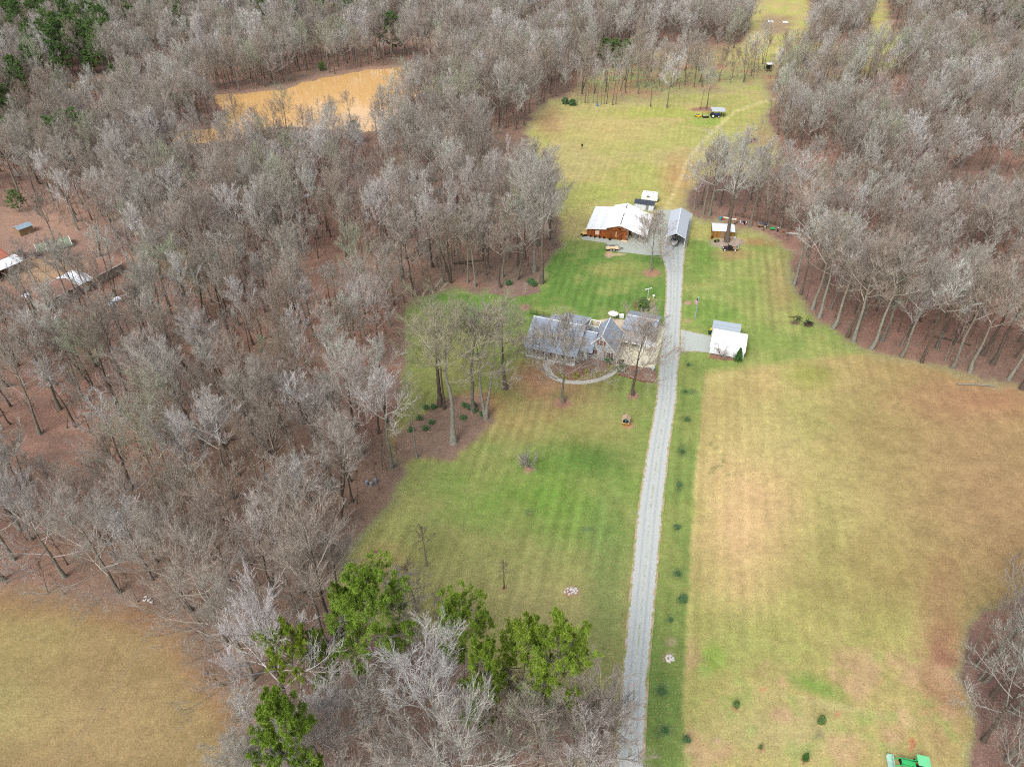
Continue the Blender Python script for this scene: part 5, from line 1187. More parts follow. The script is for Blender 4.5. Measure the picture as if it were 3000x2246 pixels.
for y in (-.75, .72): MB().box(-2.3, y, .86, -.7, y+.04, 1.12).build("bed_side", mat("tan_side_board", C(204,178,146), .8), T_)
m = MB(); m.box(-2.3, -.3, .5, 1.9, -.22, .6); m.box(-2.3, .22, .5, 1.9, .3, .6); m.build("chassis", W_BLACK, T_)
m = MB(); m.bar((-1.6, .3, .86), (-2.6, .55, 1.9), .12); m.bar((-1.6, -.3, .86), (-2.6, -.1, 1.9), .12); m.bar((-2.6, -.1, 1.9), (-2.6, .55, 1.9), .1); m.bar((-2.6, .2, 1.9), (-1.2, .2, 1.2), .08); m.bar((-2.6, .5, 1.9), (-2.5, .5, .8), .07); m.build("hoist", mat("blue_grey_paint", C(118,140,150), .6), T_)
m = MB(); m.box(1.98, -.3, .5, 2.04, .3, 1.05); m.build("radiator", W_STEEL, T_); m = MB(); m.box(2.15, -.8, .38, 2.22, .8, .5); m.build("bumper", W_STEEL, T_)
# antique engine on wheels
E_ = empty("old_engine", near(2099, 709), .4, "small antique engine with dark wheels and green body by the rusty barrel", "engine"); MB().box(-.45, -.25, .3, .45, .25, .9).build("body", mat("moss_paint", C(116,120,60), .8, (5, .2)), E_, bevel=.05)
for s_ in (-1, 1): MB().wheel((-.6 if s_ < 0 else .6, 0, .4), .42, .12, 'x').build("wheel", W_BLACK, E_)
# bins, logs, junk behind the shed
p = near(2109.5, 646); o = MB().cyl(0, 0, 0, 1.3, .38, 14).build("teal_barrel", W_TEAL, None); o.location = p; tag(o, "teal barrel standing behind the wooden shed", "barrel")
p = near(2114, 644); m = MB().box(-.8, -.3, 0, .8, .3, .45); o = m.build("red_crate", mat("faded_red", C(170,70,64), .8, (4, .2)), None); o.location = p; tag(o, "low faded red box between the teal barrel and the white log", "box")
for (a, b, lab) in (((2119, 639), (2136, 643), "white tube lying behind the wooden shed, left of the huge trunk"), ((2140, 645), (2157, 646), "cream tube lying behind the wooden shed, right of the huge trunk")):
    pa, pb = near(*a), near(*b); m = MB().tube([(0, 0, .3), (pb.x-pa.x, pb.y-pa.y, .35)], [.16, .26], 10); o = m.build("white_tube", mat("chalky_white", C(232,228,206), .7), None); o.location = pa; tag(o, lab, "tube")
def junk(px_, py_, name, label, cols, n, sp, seed, hmax=.9):
    rg = np.random.default_rng(seed); e = empty(name, near(px_, py_), 0, label, "junk pile")
    for i in range(n):
        x, y = rg.uniform(-sp, sp, 2)*(1, .6); a = rg.uniform(0, 3.14); L = rg.uniform(.3, .9); m = MB(); k = i % 3
        if k == 0: m.bar((-L, 0, .15), (L, 0, .15+rg.uniform(0, .5)), .16, .1)
        elif k == 1: m.box(-L*.4, -L*.3, 0, L*.4, L*.3, rg.uniform(.25, hmax))
        else: m.tube([(0, 0, .05), (0, 0, rg.uniform(.3, hmax))], [.28, .22], 9)
        o = m.build("scrap", cols[i % len(cols)], e, bevel=.02); o.location = (x, y, 0); o.rotation_euler.z = a
white_s = mat("scrap_white", C(222,224,232), .7, (3, .1)); grey_s = mat("scrap_grey", C(110,112,122), .7, (3, .2))
junk(2180, 655, "junk_pile", "pile of white and grey scrap against the rail fence", [white_s, grey_s, W_BLACK, mat("scrap_pink", C(206,150,150), .8)], 14, .95, 3)
wg = empty("flat_wagon", near(2234, 665), -.18, "low flat wagon loaded with black scrap along the rail fence", "wagon"); MB().box(-1.6, -.6, .5, 1.6, .6, .62).build("deck", W_WOOD, wg)
for x in (-1.1, 1.1):
    for y in (-.65, .65): MB().wheel((x, y, .3), .3, .12).build("wheel", W_RUB, wg)
junk(2234, 663, "scrap_load", "black and dark blue scrap heaped on the flat wagon", [W_BLACK, grey_s, mat("scrap_blue", C(60,84,130), .7)], 11, 1.2, 5, .7)
for o in list(COL.objects):
    if o.name == "scrap_load": o.location.z = .62
p = near(2241, 668); m = MB(); m.bar((0, 0, .2), (-1.3, -1.2, .1), .1); m.tube([(0, 0, .3), (.25, .3, .4)], .3, 10); o = m.build("feed_auger", mat("bone_paint", C(206,196,160), .8), None); o.location = p; tag(o, "bone-coloured drawbar leaning at the flat wagon's right end", "drawbar")
e = empty("garden_cart", near(2263, 673), -.1, "green garden cart on the leaves by the rail fence", "cart"); m = MB(); m.box(-.7, -.45, .35, .7, .45, .42); m.box(-.7, -.45, .42, .7, -.4, .7); m.box(-.7, .4, .42, .7, .45, .7); m.build("body", W_GREEN, e)
for x in (-.45, .45):
    for y in (-.5, .5): MB().wheel((x, y, .2), .2, .1).build("wheel", W_RUB, e)
e = empty("yard_statue", near(2277.5, 678), 0, "dark post-like ornament with white top near the green cart", "ornament"); MB().tube([(0, 0, 0), (0, 0, .3), (0, 0, 1.0)], [.35, .22, .16], 10).build("body", W_BLACK, e); MB().tube([(0, 0, 1.0), (0, 0, 1.15), (0, 0, 1.28)], [.1, .18, .05], 10).build("head", W_TRIM, e)
p = near(2292, 681); m = MB(); [m.bar((rng.uniform(-.9, .9), rng.uniform(-.4, .4), .1), (rng.uniform(-.9, .9), rng.uniform(-.4, .4), .3), .1) for _ in range(7)]; o = m.build("rusty_harrow", mat("rust_red", C(146,84,62), .9, (4, .2)), None); o.location = p; tag(o, "rust-red iron frame lying right of the dark ornament", "scrap iron")
e = empty("ladder", near(2326, 685), -.22, "white ladder lying on the ground at the right end of the rail fence", "ladder")
for y in (-.22, .22): MB().bar((-2.2, y, .1), (2.2, y, .1), .09).build("stile", W_TRIM, e)
for k in range(12): MB().bar((-2+k*.36, -.22, .1), (-2+k*.36, .22, .1), .06).build("rung", W_TRIM, e)
fpx = [(2154, 633), (2176.5, 638), (2200.5, 644.5), (2225.5, 650), (2247, 655), (2270, 660), (2294, 667.5), (2318, 675), (2340, 680), (2362, 686)]
Fe = empty("rail_fence", near(*fpx[0]), 0, "dark wooden rail fence between the right lawn and the wood", "fence"); o0 = near(*fpx[0]); pts = [near(*q)-o0 for q in fpx]
for q in pts: MB().box(q.x-.08, q.y-.08, 0, q.x+.08, q.y+.08, 1.35).build("post", mat("old_fence_wood", C(96,80,66), .9, (4, .2)), Fe)
for a, b in zip(pts[:-1], pts[1:]):
    for z in (.5, .85, 1.2): MB().bar((a.x, a.y, z), (b.x, b.y, z), .06, .13).build("rail", MATS["old_fence_wood"], Fe)
fpx = [(1552, 919), (1572, 923), (1592, 927), (1611, 931)]
Fb = empty("yard_fence", near(*fpx[0]), 0, "thin black metal yard fence behind the house's left end", "fence"); o0 = near(*fpx[0]); pts = [near(*q)-o0 for q in fpx]
for q in pts: MB().bar((q.x, q.y, 0), (q.x, q.y, 1.35), .08).build("post", W_BLACK, Fb)
for a, b in zip(pts[:-1], pts[1:]):
    m = MB(); m.bar((a.x, a.y, 1.2), (b.x, b.y, 1.2), .04); m.bar((a.x, a.y, .2), (b.x, b.y, .2), .04)
    for t in np.linspace(0, 1, 12)[1:-1]: c = a.lerp(b, t); m.bar((c.x, c.y, .1), (c.x, c.y, 1.25), .03)
    m.build("panel", W_BLACK, Fb)
# camper and dark-roofed shed behind the barn
Cm = frame_empty("camper", near(1878, 589), -17, "white camper trailer with a dark window behind the barn", "camper")
m = MB(); m.poly([(0, .5), (5.1, .5), (5.3, 1.2), (5.1, 2.6), (4.9, 2.75), (.25, 2.75), (0, 2.5), (-.05, 1.2)], 0, 2.4); m.build("body", mat("camper_white", C(244,246,242), .4, (2, .03)), Cm, bevel=.08)
window(Cm, 2.2, 0, 1.5, 1.0, .55); 
for x in (2.0, 2.8): wheel(Cm, (x, .1, .35), .35, .22)
m = MB(); m.box(1.2, .7, 2.75, 1.7, 1.2, 2.86); m.box(3.3, .7, 2.75, 3.8, 1.2, 2.86); m.build("roof_vent", W_STEEL, Cm); MB().bar((5.2, 1.2, .5), (6.3, 1.2, .5), .1).build("hitch", W_BLACK, Cm)
Ds = frame_empty("box_shed", near(1857, 612), -19, "white-walled shed with a nearly black roof between barn and camper", "shed")
gable_walls(Ds, 0, 6.2, 0, 2.9, 2.1, 2.6, 'x', striped("garden_sheet", C(226,232,238), C(170,176,184), 'X', 1.1, .6, .06, .04, 2), ridge=2.0); gable(Ds, 0, 6.2, -.1, 3.0, 2.15, 2.7, 'x', .15, .1, W_DARKT, ridge=2.0)
MB().box(3.7, -.05, .1, 4.6, 0, 2.0).build("door", W_STEEL, Ds)
p = near(1922, 628); m = MB().tube([(-.7, 0, .6), (-.5, 0, .6), (.5, 0, .6), (.7, 0, .6)], [.25, .48, .48, .25], 14); m.box(-.4, -.3, 0, -.3, .3, .3); m.box(.3, -.3, 0, .4, .3, .3); o = m.build("fuel_tank", mat("tan_tank_paint", C(206,190,166), .6), None, smooth=False); o.location = p; tag(o, "tan rounded tank at the right end of the dark-roofed shed", "tank")
# cream skid machine left of the barn
Ex = empty("mini_loader", near(1711, 690), .35, "cream compact loader parked at the barn's left corner", "loader")
m = MB(); m.box(-.6, -.5, .5, .9, .5, 1.05); m.build("body", W_CREAM, Ex, bevel=.1)
m = MB(); [m.bar((x, y, 1.0), (x, y, 1.9), .08) for x in (.2, .9) for y in (-.45, .45)]; m.box(.15, -.5, 1.88, .95, .5, 1.95); m.build("cab_frame", W_CREAM, Ex)
for y in (-.62, .62): MB().box(-.9, y-.15, 0, 1.0, y+.15, .5).build("track", W_RUB, Ex, bevel=.12)
m = MB(); m.bar((-.3, 0, 1.0), (-1.3, 0, 1.1), .14); m.bar((-1.3, 0, 1.1), (-1.6, 0, .3), .12); m.build("arm", W_CREAM, Ex); MB().box(-1.85, -.35, .05, -1.45, .35, .4).build("bucket", W_STEEL, Ex)
# ---------------------------------------------------------------- pasture shelter, tractor, trailers, feeders, stand
Sh = empty("open_shelter", near(2101, 339), math.radians(-3), "open pasture shelter with flat grey roof on dark posts", "shelter")
MB().slab((-2.9, -2.4, 2.55), (2.9, -2.4, 2.45), (2.9, 2.4, 2.75), (-2.9, 2.4, 2.85), .12).build("roof", mat("pale_grey_tin", C(188,194,202), .5, (1, .08)), Sh)
for x in (-2.4, 1.2, 2.2):
    for y in (-2.1, 2.1): MB().box(x-.09, y-.09, 0, x+.09, y+.09, 2.5).build("post", W_BLACK, Sh)
tractor((85.6, 310.2), 0, "dark blue tractor with white rear hubs under the pasture shelter", mat("navy_paint", C(48,60,104), .5), None, roof=False, loader=False, s=1.35, hub=W_HUB)
e = empty("yellow_trailer", near(2044, 342), -1.5, "small yellow trailer at the left of the pasture shelter", "trailer"); MB().box(-.9, -1.0, .55, .9, 1.0, .65).build("deck", mat("dark_plate", C(96,92,104), .7), e)
m = MB(); [m.box(-.95, y-.08, .4, .95, y+.08, .85) for y in (-1.05, 1.05)]; m.box(.85, -1.05, .4, 1.0, 1.05, .8); m.bar((1.0, -.6, .5), (1.9, 0, .5), .14); m.bar((1.0, .6, .5), (1.9, 0, .5), .14); m.build("frame", mat("bright_yellow", C(246,206,50), .5), e)
for y in (-1.2, 1.2): MB().wheel((0, y, .38), .38, .2).build("wheel", W_RUB, e)
e = empty("black_cart", near(2066, 345), .05, "black low cart with stake posts between the yellow trailer and the shelter", "cart"); MB().box(-1.3, -.8, .4, 1.3, .8, .8).build("body", W_BLACK, e, bevel=.05); MB().box(-1.1, -.6, .8, 1.1, .6, .86).build("load", mat("straw_load", C(170,166,140), .9), e)
for x in (-1.25, 1.25): MB().box(x-.07, .6, .8, x+.07, .75, 1.9).build("stake", W_BLACK, e)
for x in (-.8, .8):
    for y in (-.85, .85): MB().wheel((x, y, .3), .3, .16).build("wheel", W_RUB, e)
for (a, b_, lab) in ((1705, 437, "black post-mounted feeder alone in the middle of the pasture"), (2225, 42, "black upright target at the left of the far clearing"), (2534, 11, "black upright target at the top of the far trail")):
    e = empty("game_feeder", near(a, b_), 0, lab, "feeder"); MB().tube([(0, 0, 1.0), (0, 0, 1.9)], [.3, .38], 12).build("drum", W_BLACK, e)
    for k in range(3): MB().bar((.1*math.cos(k*2.1), .1*math.sin(k*2.1), 1.1), (.45*math.cos(k*2.1), .45*math.sin(k*2.1), 0), .05).build("leg", W_BLACK, e)
e = empty("hunting_stand", near(2250, 209), .1, "black box stand with white roof among thin trees at the clearing's edge", "hunting stand"); MB().box(-1.1, -1.0, 1.2, 1.1, 1.0, 3.4).build("cabin", W_BLACK, e); MB().slab((-1.4, -1.3, 3.55), (1.4, -1.3, 3.55), (1.4, 1.3, 3.75), (-1.4, 1.3, 3.75), .1).build("roof", W_TRIM, e)
for x in (-1, 1):
    for y in (-.9, .9): MB().box(x-.08, y-.08, 0, x+.08, y+.08, 1.2).build("leg", W_BLACK, e)
for j, (a, b_) in enumerate(((2257, 64), (2300, 66))):
    for k in range(4):
        p = near(a+k*4-6, b_); m = MB().bar((-.5, -3, .15), (.6, 3, .2), .5, .15) if k != 2 else MB().box(-1.2, -1.6, 0, 1.2, 1.6, .25)
        o = m.build("garden_sheet", mat("white_sheet", C(244,246,250), .6), None); o.location = p; tag(o, "white sheet or pipe lying in the garden plot of the far clearing", "sheet", "white sheets in the far garden plot")
p = near(1750, 311); o = MB().cyl(0, 0, 0, .9, .4, 12).build("blue_drum", W_BLUE, None); o.location = p; tag(o, "small blue drum under the thin trees at the top of the pasture", "drum")
junk(2192, 412, "fire_pit_rubble", "white and brick-red rubble in the ash patch of the pasture fire pit", [white_s, mat("burnt_brick", C(190,116,84), .9), W_BLACK], 16, 3.0, 8, .8)
# ---------------------------------------------------------------- flagpole, well house, garden things
e = empty("flagpole", near(2035.5, 935), 0, "blue-grey flagpole with a limp striped flag on the right lawn", "flagpole"); MB().tube([(0, 0, 0), (0, 0, 3.2), (0, 0, 6.3)], [.11, .09, .06], 10).build("pole", mat("blue_grey_pole", C(150,176,196), .4, (3, .05)), e); MB().tube([(0, 0, 6.3), (0, 0, 6.38), (0, 0, 6.48)], [.04, .11, .03], 10).build("finial", W_TRIM, e)
rg_ = np.random.default_rng(4); nx_, nz_ = 14, 18; V = []
for j in range(nz_):
    for i in range(nx_):
        f = i/(nx_-1); V.append((-.1-f*.55+.08*math.sin(f*11+j*.2), .18*math.sin(f*9+j*.15)*f, 6.1-j*.095-f*.75-.05*math.sin(j*.5+f*3)))
fl = mesh_obj("flag", V, [(j*nx_+i, j*nx_+i+1, (j+1)*nx_+i+1, (j+1)*nx_+i) for j in range(nz_-1) for i in range(nx_-1)], mat("flag_white", C(236,232,232), .8), e)
for mm in (mat("flag_red", C(190,40,56), .8), mat("flag_blue", C(50,60,120), .8)): fl.data.materials.append(mm)
for f in fl.data.polygons:
    j, i = divmod(f.index, nx_-1); f.material_index = 2 if (i < 5 and j < 8) else (1 if (j//1) % 2 == 0 else 0)
fl.modifiers.new("thick", 'SOLIDIFY').thickness = .01
e = empty("well_house", near(1831.5, 1247), math.radians(-14), "little gabled wishing well with plank base on the front lawn", "wishing well"); ww = .72
MB().box(-ww, 0, 0, ww, 1.3, .62).build("base", mat("stained_crib", C(150,112,40), .85, (5, .3)), e); MB().box(-ww+.08, .08, .62, ww-.08, 1.22, .64).build("well_mouth_shade", W_BLACK, e)  # black sheet on the crib stands in for the shade inside
for x in (-ww+.06, ww-.06):
    for y in (.1, 1.2): MB().box(x-.05, y-.05, .62, x+.05, y+.05, 1.5).build("post", W_PLANK, e)
gable(e, -ww, ww, -.05, 1.35, 1.5, 2.1, 'y', .12, .06, mat("tan_shakes", C(186,160,136), .9, (5, .14))); MB().bar((-ww, .05, .62), (ww, .05, .62), .1, .08).build("front_rail", W_PLANK, e)
MB().cyl(0, .55, .85, 1.25, .2, 12).build("bucket", W_TEAL, e); MB().bar((-ww, .55, 1.4), (ww, .55, 1.4), .06).build("winch_bar", W_WOOD, e)
e = empty("garden_weathervane", near(1897, 876), .3, "white vane on a slim post above the round bush in the island bed", "weathervane"); MB().cyl(0, 0, 0, 3.0, .05, 8).build("post", W_TRIM, e); m = MB(); m.bar((-1.0, 0, 3.0), (.9, 0, 3.15), .08, .22); m.bar((-1.1, -.1, 3.0), (-.6, .1, 3.0), .1, .35); m.build("vane", W_TRIM, e)
for (a, b_, z, lab) in ((1899, 886, .5, "white globe in front of the round bush in the island bed"), (1914.5, 873, .35, "white globe on the lawn right of the island bed")):
    p = near(a, b_); m = MB(); m.tube([(0, 0, 0), (0, 0, z)], .07, 8); m.tube([(0, 0, z+.32*math.sin(t)+.3) for t in np.linspace(-1.5, 1.5, 8)], [.32*math.cos(t) for t in np.linspace(-1.5, 1.5, 8)], 14); o = m.build("garden_globe", W_TRIM, None); o.location = (p.x, p.y, .1); o.location.z = 0; tag(o, lab, "globe")
p = near(1795, 936); m = MB(); m.tube([(0, 0, 0), (0, 0, 1.9)], .04, 8); u_ = empty("patio_umbrella", p, 0, "white patio umbrella behind the gabled wing of the house", "umbrella"); m.build("pole", W_STEEL, u_); MB().tube([(0, 0, 1.8), (0, 0, 2.3)], [1.3, .05], 8).build("canopy", mat("umbrella_cloth", C(244,240,236), .8), u_)
p = near(1820, 930); o = MB().box(-.6, -.45, 0, .6, .45, .9).build("grill_cover", W_TRIM, None, bevel=.08); o.location = p; tag(o, "white covered appliance on the patio beside the garage's left wall", "cooler")
p = near(1816, 927); m = MB(); m.tube([(0, 0, 0), (0, 0, .7), (0, 0, 1.0)], [.3, .35, .12], 12); o = m.build("black_grill", W_BLACK, None); o.location = p; tag(o, "small black kettle grill at the back edge of the patio", "grill")
p = near(1912, 1084); m = MB(); m.tube([(0, 0, 0), (0, 0, .1), (0, 0, .5), (0, 0, .6), (0, 0, .65)], [.3, .12, .1, .42, .4], 14); o = m.build("bird_bath", mat("pale_blue_stone", C(196,206,220), .7), None); o.location = p; tag(o, "pale stone bird bath in the mulch bed beside the driveway", "bird bath")
# ---------------------------------------------------------------- shrubs, grass clumps, rocks
rgs = np.random.default_rng(77)
V, T = tufts(rgs, np.array([[0, 0, .12]]).repeat(26, 0)+rgs.normal(size=(26, 3))*np.array([.14, .14, .06]), np.full(26, .1), 14, .38, .02)
GC = np_mesh("blades", V, tris=T, mat=bark_mat("straw_blades", False, [(0, C(206,200,120)), (1, C(186,186,96))]))
clumps = [(675,1285),(745,1345),(1060,1345),(1040,1402),(1180,1408),(1270,1295),(1290,1388),(1400,1372),(1450,1282),(1620,1303),(1690,1262),(1770,1215),(1690,1180),(830,1400),(1500,1345)]
for i, (a, b_) in enumerate(clumps):
    p = near(1530+a*.1492, 900+b_*.1492); o = link("grass_clump", GC); o.location = p; o.rotation_euler.z = i; o.scale = (1.2+.35*((i*7) % 3),)*3; tag(o, "yellow-green grass clump in the curved bed along the front walkway", "grass clump", "grass clumps along the walkway")
isl = [(1908.5,881),(1910,886),(1911,892),(1909,898),(1908,904),(1909,910),(1874.5,905),(1877,912),(1871,910)]
for i, (a, b_) in enumerate(isl):
    p = near(a, b_); o = link("grass_clump", GC); o.location = p; o.rotation_euler.z = i; o.scale = (1.7,)*3; tag(o, "yellowish clump edging the island bed behind the detached garage", "grass clump", "clumps edging the island bed")
def shrub(px_, py_, pair, h, ref, label, parts=("stems", "twigs"), cat="shrub", group=None, wide=1.0):
    return place_tree("shrub", pair, near(px_, py_), h, ref, label, cat, group, parts=parts, wide=wide)
shrub(2113, 1044, BUSH[0], 3.4, 1.6, "bare round shrub in front of the white carport"); shrub(2146, 1046, BUSH[1], 1.9, 1.6, "smaller bare shrub between the round shrub and the cedar")
for (a, b_, h, lab) in ((1570, 1040, 1.2, "left"), (1610, 1058, 1.5, ""), (1640, 1062, 1.7, ""), (1668, 1066, 1.6, ""), (1695, 1062, 1.8, ""), (1716, 1056, 2.0, ""), (1738, 1072, 1.4, ""), (1705, 1085, 1.3, ""), (1752, 1050, 1.6, ""), (1735, 1096, 1.2, "")):
    shrub(a, b_, BUSH[(a+b_) % 2], h, 1.6, "leafless shrub in the mulch bed in front of the house porch", group="leafless shrubs in the front bed", wide=1.25)
shrub(1784, 1060, (EGB[0], EGB[1]), 1.5, 1.6, "dark broadleaf shrub at the right corner of the gabled wing", ("trunk", "crown"), wide=1.4); shrub(1820, 1086, (EGB[0], EGB[1]), 1.8, 1.6, "round dark green shrub where the walkway meets the drive bed", ("trunk", "crown"), wide=1.2)
for (a, b_) in ((1480, 825), (1544, 820), (1553, 828)): shrub(a+10, b_+8, (EGB[0], EGB[1]), 1.2, 1.6, "green shrub in the leaf island on the back lawn", ("trunk", "crown"), group="green shrubs in the leaf island", wide=1.6)
for (a, b_) in ((1248, 1197), (1270, 1195), (1229, 1228), (1264, 1240), (1246, 1258), (1204, 1262), (1391, 1205), (1412, 1216), (1360, 1190), (1374, 1196), (1357, 1227), (1389, 1190)):
    shrub(a, b_, (EGB[0], EGB[1]), .9, 1.6, "small green shrub in the leaf bed left of the house", ("trunk", "crown"), group="green shrubs in the large leaf bed", wide=1.4)
shrub(1550, 1368, BUSH[1], 3.9, 1.6, "small bare twiggy tree in a mulch ring in the middle of the front lawn", wide=.8); shrub(1535, 1362, BUSH[0], 2.4, 1.6, "low bare bush beside the mulch ring tree on the front lawn", wide=.9)
for (a, b_) in ((1656, 304), (1677, 309)): shrub(a, b_, (EGB[0], EGB[1]), 2.6, 1.6, "dark green bush under the thin trees at the top of the pasture", ("trunk", "crown"), group="dark bushes at the top of the pasture", wide=1.3)
shrub(1900, 1098, BUSH[0], 1.3, 1.6, "tangled bare bush in the drive-side mulch bed", wide=1.3); shrub(1866, 1092, BUSH[1], 1.2, 1.6, "bare bush in the drive-side mulch bed behind the lawn tree", wide=1.2)
for (a, b_, w_) in ((2012,1230,1.5),(1998,1324,1.2),(1990,1422,1.2),(1983,1546,1.5),(1985,1682,1.3),(2001,1756,2.0),(1965,1818,.9),(1938,2026,1.6),(1948,2142,1.2),(2012,2168,1.3),(2016,1070,.9),(2008,1148,.8)):
    shrub(a, b_, (EGB[0], EGB[1]), .55, 1.6, "low dark ground-hugging shrub in the grass strip right of the driveway", ("trunk", "crown"), group="low shrubs along the right side of the driveway", wide=w_*1.25)
for j in range(16):
    a, b_ = ((2330, 935), (2368, 945))[j % 2]; p = near(a+rgs.uniform(-14, 14), b_+rgs.uniform(-6, 6)); L = rgs.uniform(.5, 1.3); m = MB().tube([(-L, 0, .2), (0, .1, .35), (L, 0, .2)], [.04, .07, .03], 5)
    o = m.build("dark_branch", W_BLACK, None); o.location = p; o.rotation_euler.z = rgs.uniform(0, 3.1); tag(o, "dark dead branch in the brush heaps at the right wood edge", "branch", "dark branches in the brush heaps")
import bmesh
def rock(seed):
    bm = bmesh.new(); bmesh.ops.create_icosphere(bm, subdivisions=2, radius=.2); rr = np.random.default_rng(seed)
    ph = rr.uniform(0, 6, 6)
    for v in bm.verts:
        c = v.co*5; v.co *= 1+.22*math.sin(c.x*3+ph[0])+.2*math.sin(c.y*3+ph[1])+.15*math.sin(c.z*4+ph[2]); v.co.z *= .65
    me = bpy.data.meshes.new("rock"); bm.to_mesh(me); bm.free(); me.materials.append(W_ROCK); return me
RK = [rock(i) for i in range(4)]
for (cx_, cy_, rx_, ry_, n_, lab, grp) in ((1672, 1731, 20, 11, 46, "pale stone in the oval stone heap on the lower lawn", "stones of the lower lawn heap"), (1962, 1928, 12, 10, 30, "pale stone in the small heap beside the driveway", "stones of the driveway heap"), (433, 1757, 16, 11, 12, "grey stone in the heap at the brown field's upper edge", "stones at the field edge")):
    for i in range(n_):
        a = rgs.uniform(0, 6.28); q = math.sqrt(rgs.random()); p = near(cx_+rx_*q*math.cos(a), cy_+ry_*q*math.sin(a)); o = link("rock", RK[i % 4]); o.location = (p.x, p.y, .06+.18*(1-q)); o.rotation_euler.z = a*3; s_ = rgs.uniform(.5, 1.1); o.scale = (s_, s_, s_); tag(o, lab, "rock", grp)
m = MB(); be = [(1808,1098),(1826,1102),(1848,1108),(1868,1114),(1890,1119),(1912,1120),(1921,1118)]; be = [near(*q) for q in be]
m.tube([(q.x, q.y, .12) for q in be], .09, 6); o = m.build("bed_edging", mat("red_edging", C(140,72,60), .8), None); tag(o, "curved reddish edging along the front of the drive-side mulch bed", "edging")
# ---------------------------------------------------------------- homestead at the left
R_ = frame_empty("rusty_roof_building", (-133.6, 175.4), 60, "building with rusty red tin roof and a long white lean-to at the left edge", "building")
MB().slab((-26, 0, 2.9), (0, 0, 2.9), (0, 4.6, 3.5), (-26, 4.6, 3.5), .1).build("lean_roof", W_TINW, R_); gable(R_, -26, -1.4, 4.6, 12.5, 3.7, 5.2, 'x', .1, .1, W_RUST)
gable_walls(R_, -25.8, -1.6, 4.9, 12.2, 3.6, 5.1, 'x', W_WOOD)
for x in (-24, -18, -12, -6, -.4): MB().box(x-.1, .15, 0, x+.1, .35, 2.8).build("post", W_WOOD, R_)
Q_ = frame_empty("long_low_building", (-116.9, 152.9), 63.8, "long low building with leaf-brown roof and white edges, partly under white tarps", "building")
gable(Q_, 0, 23.4, 0, 7.8, 2.7, 3.7, 'x', .1, .14, W_BROWNR); gable_walls(Q_, .3, 23.1, .3, 7.5, 2.6, 3.6, 'x', mat("pale_wall", C(176,170,160), .9, (2, .12)))
m = MB()
for a, b_ in ((0, 6.4), (7.3, 11.0), (14.2, 23.4)): m.box(a, -.18, 2.5, b_, -.1, 2.74)
for a, b_ in ((0, 2.2), (3.0, 9.0), (13.5, 19), (20, 23.4)): m.box(a, 7.92, 2.5, b_, 8.0, 2.78)
m.box(23.5, 0, 2.6, 23.6, 3.9, 2.8); m.build("white_fascia", W_TRIM, Q_)
m = MB(); rgt = np.random.default_rng(6); n_ = 12; vs = []
for j in range(n_):
    for i in range(n_):
        x = 9.6+4.6*i/(n_-1)+rgt.normal()*.12; y = -.6+8.9*j/(n_-1)+rgt.normal()*.12; z = 2.72+1.0*(1-abs(y-3.9)/3.9)+.16+rgt.random()*.14; vs.append((x, y, max(z, 2.6)))
m.add(vs, [(j*n_+i, j*n_+i+1, (j+1)*n_+i+1, (j+1)*n_+i) for j in range(n_-1) for i in range(n_-1)]); o = m.build("tarp", W_TARP, Q_); o.modifiers.new("thick", 'SOLIDIFY').thickness = .03
m = MB(); m.box(-.6, 5.2, 2.9, 1.2, 7.6, 3.2); m.build("corner_tarp", W_TARP, Q_, bevel=.08)
G_ = frame_empty("small_shed", (-147.0, 195.5), 56, "small shed with blue-grey roof above the rusty-roofed building", "shed"); gable(G_, 0, 4.2, 0, 3.4, 2.2, 2.9, 'x', .1, .08, W_GREYR, ridge=1.3); gable_walls(G_, .1, 4.1, .1, 3.3, 2.15, 2.8, 'x', W_WOOD, ridge=1.3)
hp = near(160, 725); Hp = empty("hoop_shelter", hp, math.radians(35), "collapsed greenish hoop shelter with white ribs in the left yard", "shelter"); m = MB()
aa = np.linspace(.1, math.pi-.1, 10); vs = [(x, 2.6*math.cos(a), .2+1.9*math.sin(a)*(1-.1*math.sin(x*1.7))) for x in np.linspace(-4.5, 4.5, 9) for a in aa]
m.add(vs, [(j*10+i, j*10+i+1, (j+1)*10+i+1, (j+1)*10+i) for j in range(8) for i in range(9)]); o = m.build("cover", mat("mossy_film", C(140,150,128), .8, (.9, .25)), Hp); o.modifiers.new("thick", 'SOLIDIFY').thickness = .05
for x in (-4.5, -1.9, 4.5): MB().tube([(x, 2.65*math.cos(a), .25+1.95*math.sin(a)) for a in aa[3:]], .09, 6).build("rib", W_TRIM, Hp)
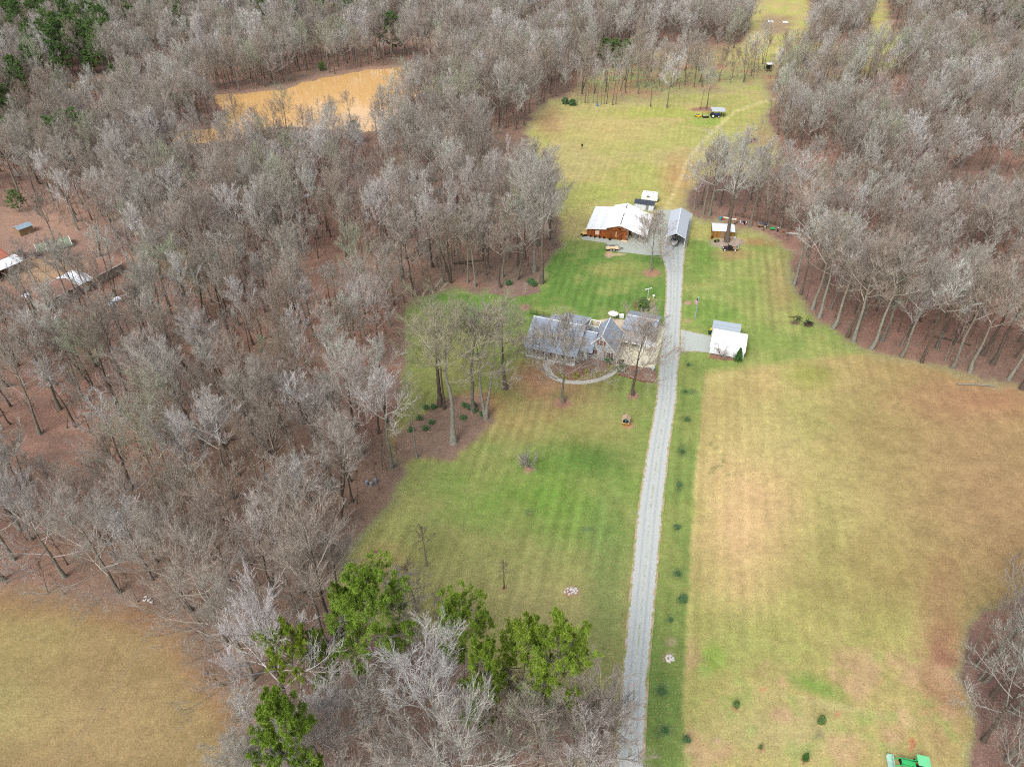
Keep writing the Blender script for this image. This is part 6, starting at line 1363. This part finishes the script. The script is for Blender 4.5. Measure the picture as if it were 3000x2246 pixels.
junk(84, 752, "scrap_heap", "dark heap of scrap beside the rusty-roofed building", [W_BLACK, grey_s, mat("scrap_brown", C(96,84,76), .9)], 26, 3.6, 12, 2.2)
wp = [(620,578),(634,575),(505,595),(530,598),(815,530),(918,552),(925,585),(690,690),(710,695),(385,645),(398,652),(388,668),(580,575),(330,885),(345,878),(360,868),(325,892),(900,575),(1445,555)]
for i, (a, b_) in enumerate(wp):
    p = near(a, b_); m = MB().box(-.7, -.5, 0, .7, .5, .35) if i % 3 else MB().bar((-1.2, 0, .1), (1.2, .2, .15), .2)
    o = m.build("scrap_piece", white_s, None, bevel=.03); o.location = p; o.rotation_euler.z = i*1.3; o.scale = (.8+.3*(i % 3),)*3; tag(o, "white scrap lying on the leaves in the left wood", "scrap", "white scrap scattered in the left wood")
# overhead wires over the brown field
for k, dx in enumerate((0, .7)):
    a, b_ = near(560+dx*10, 1640, 8.5), near(60+dx*30, 2380, 8.5); pts = [a.lerp(b_, t)-Vector((0, 0, 1.2*math.sin(math.pi*t))) for t in np.linspace(0, 1, 14)]
    m = MB().tube(pts, .018, 4); o = m.build("overhead_wire", W_STEEL, None); tag(o, "thin overhead wire crossing the brown field at lower left", "wire", "overhead wires over the brown field")
# fallen trunks in the woods
for i, (a, b_, L, ang) in enumerate(((1380, 768, 5, .2), (1360, 775, 3, -.3), (640, 1300, 4, .4), (2860, 1130, 4, -.1), (2790, 1000, 4, -.5), (1280, 560, 4, .3), (2150, 660, 3, .9), (2905, 905, 4, .5))):
    p = near(a, b_); m = MB().tube([(-L, 0, .2), (0, .2, .25), (L, 0, .2)], [.22, .2, .1], 8); o = m.build("fallen_log", m_trunk, None); o.location = p; o.rotation_euler.z = ang; tag(o, "fallen grey log lying on the leaf litter", "log", "fallen logs in the woods")
for i, (a, b_) in enumerate(((1100, 1398), (1088, 1408), (1075, 1404))):
    p = near(a, b_+15); o = MB().cyl(0, 0, 0, .9, .3, 12).build("grey_drum", mat("grey_plastic", C(140,146,160), .6), None); o.location = p; tag(o, "small grey drum in the wood edge left of the front lawn", "drum", "grey drums in the wood edge")
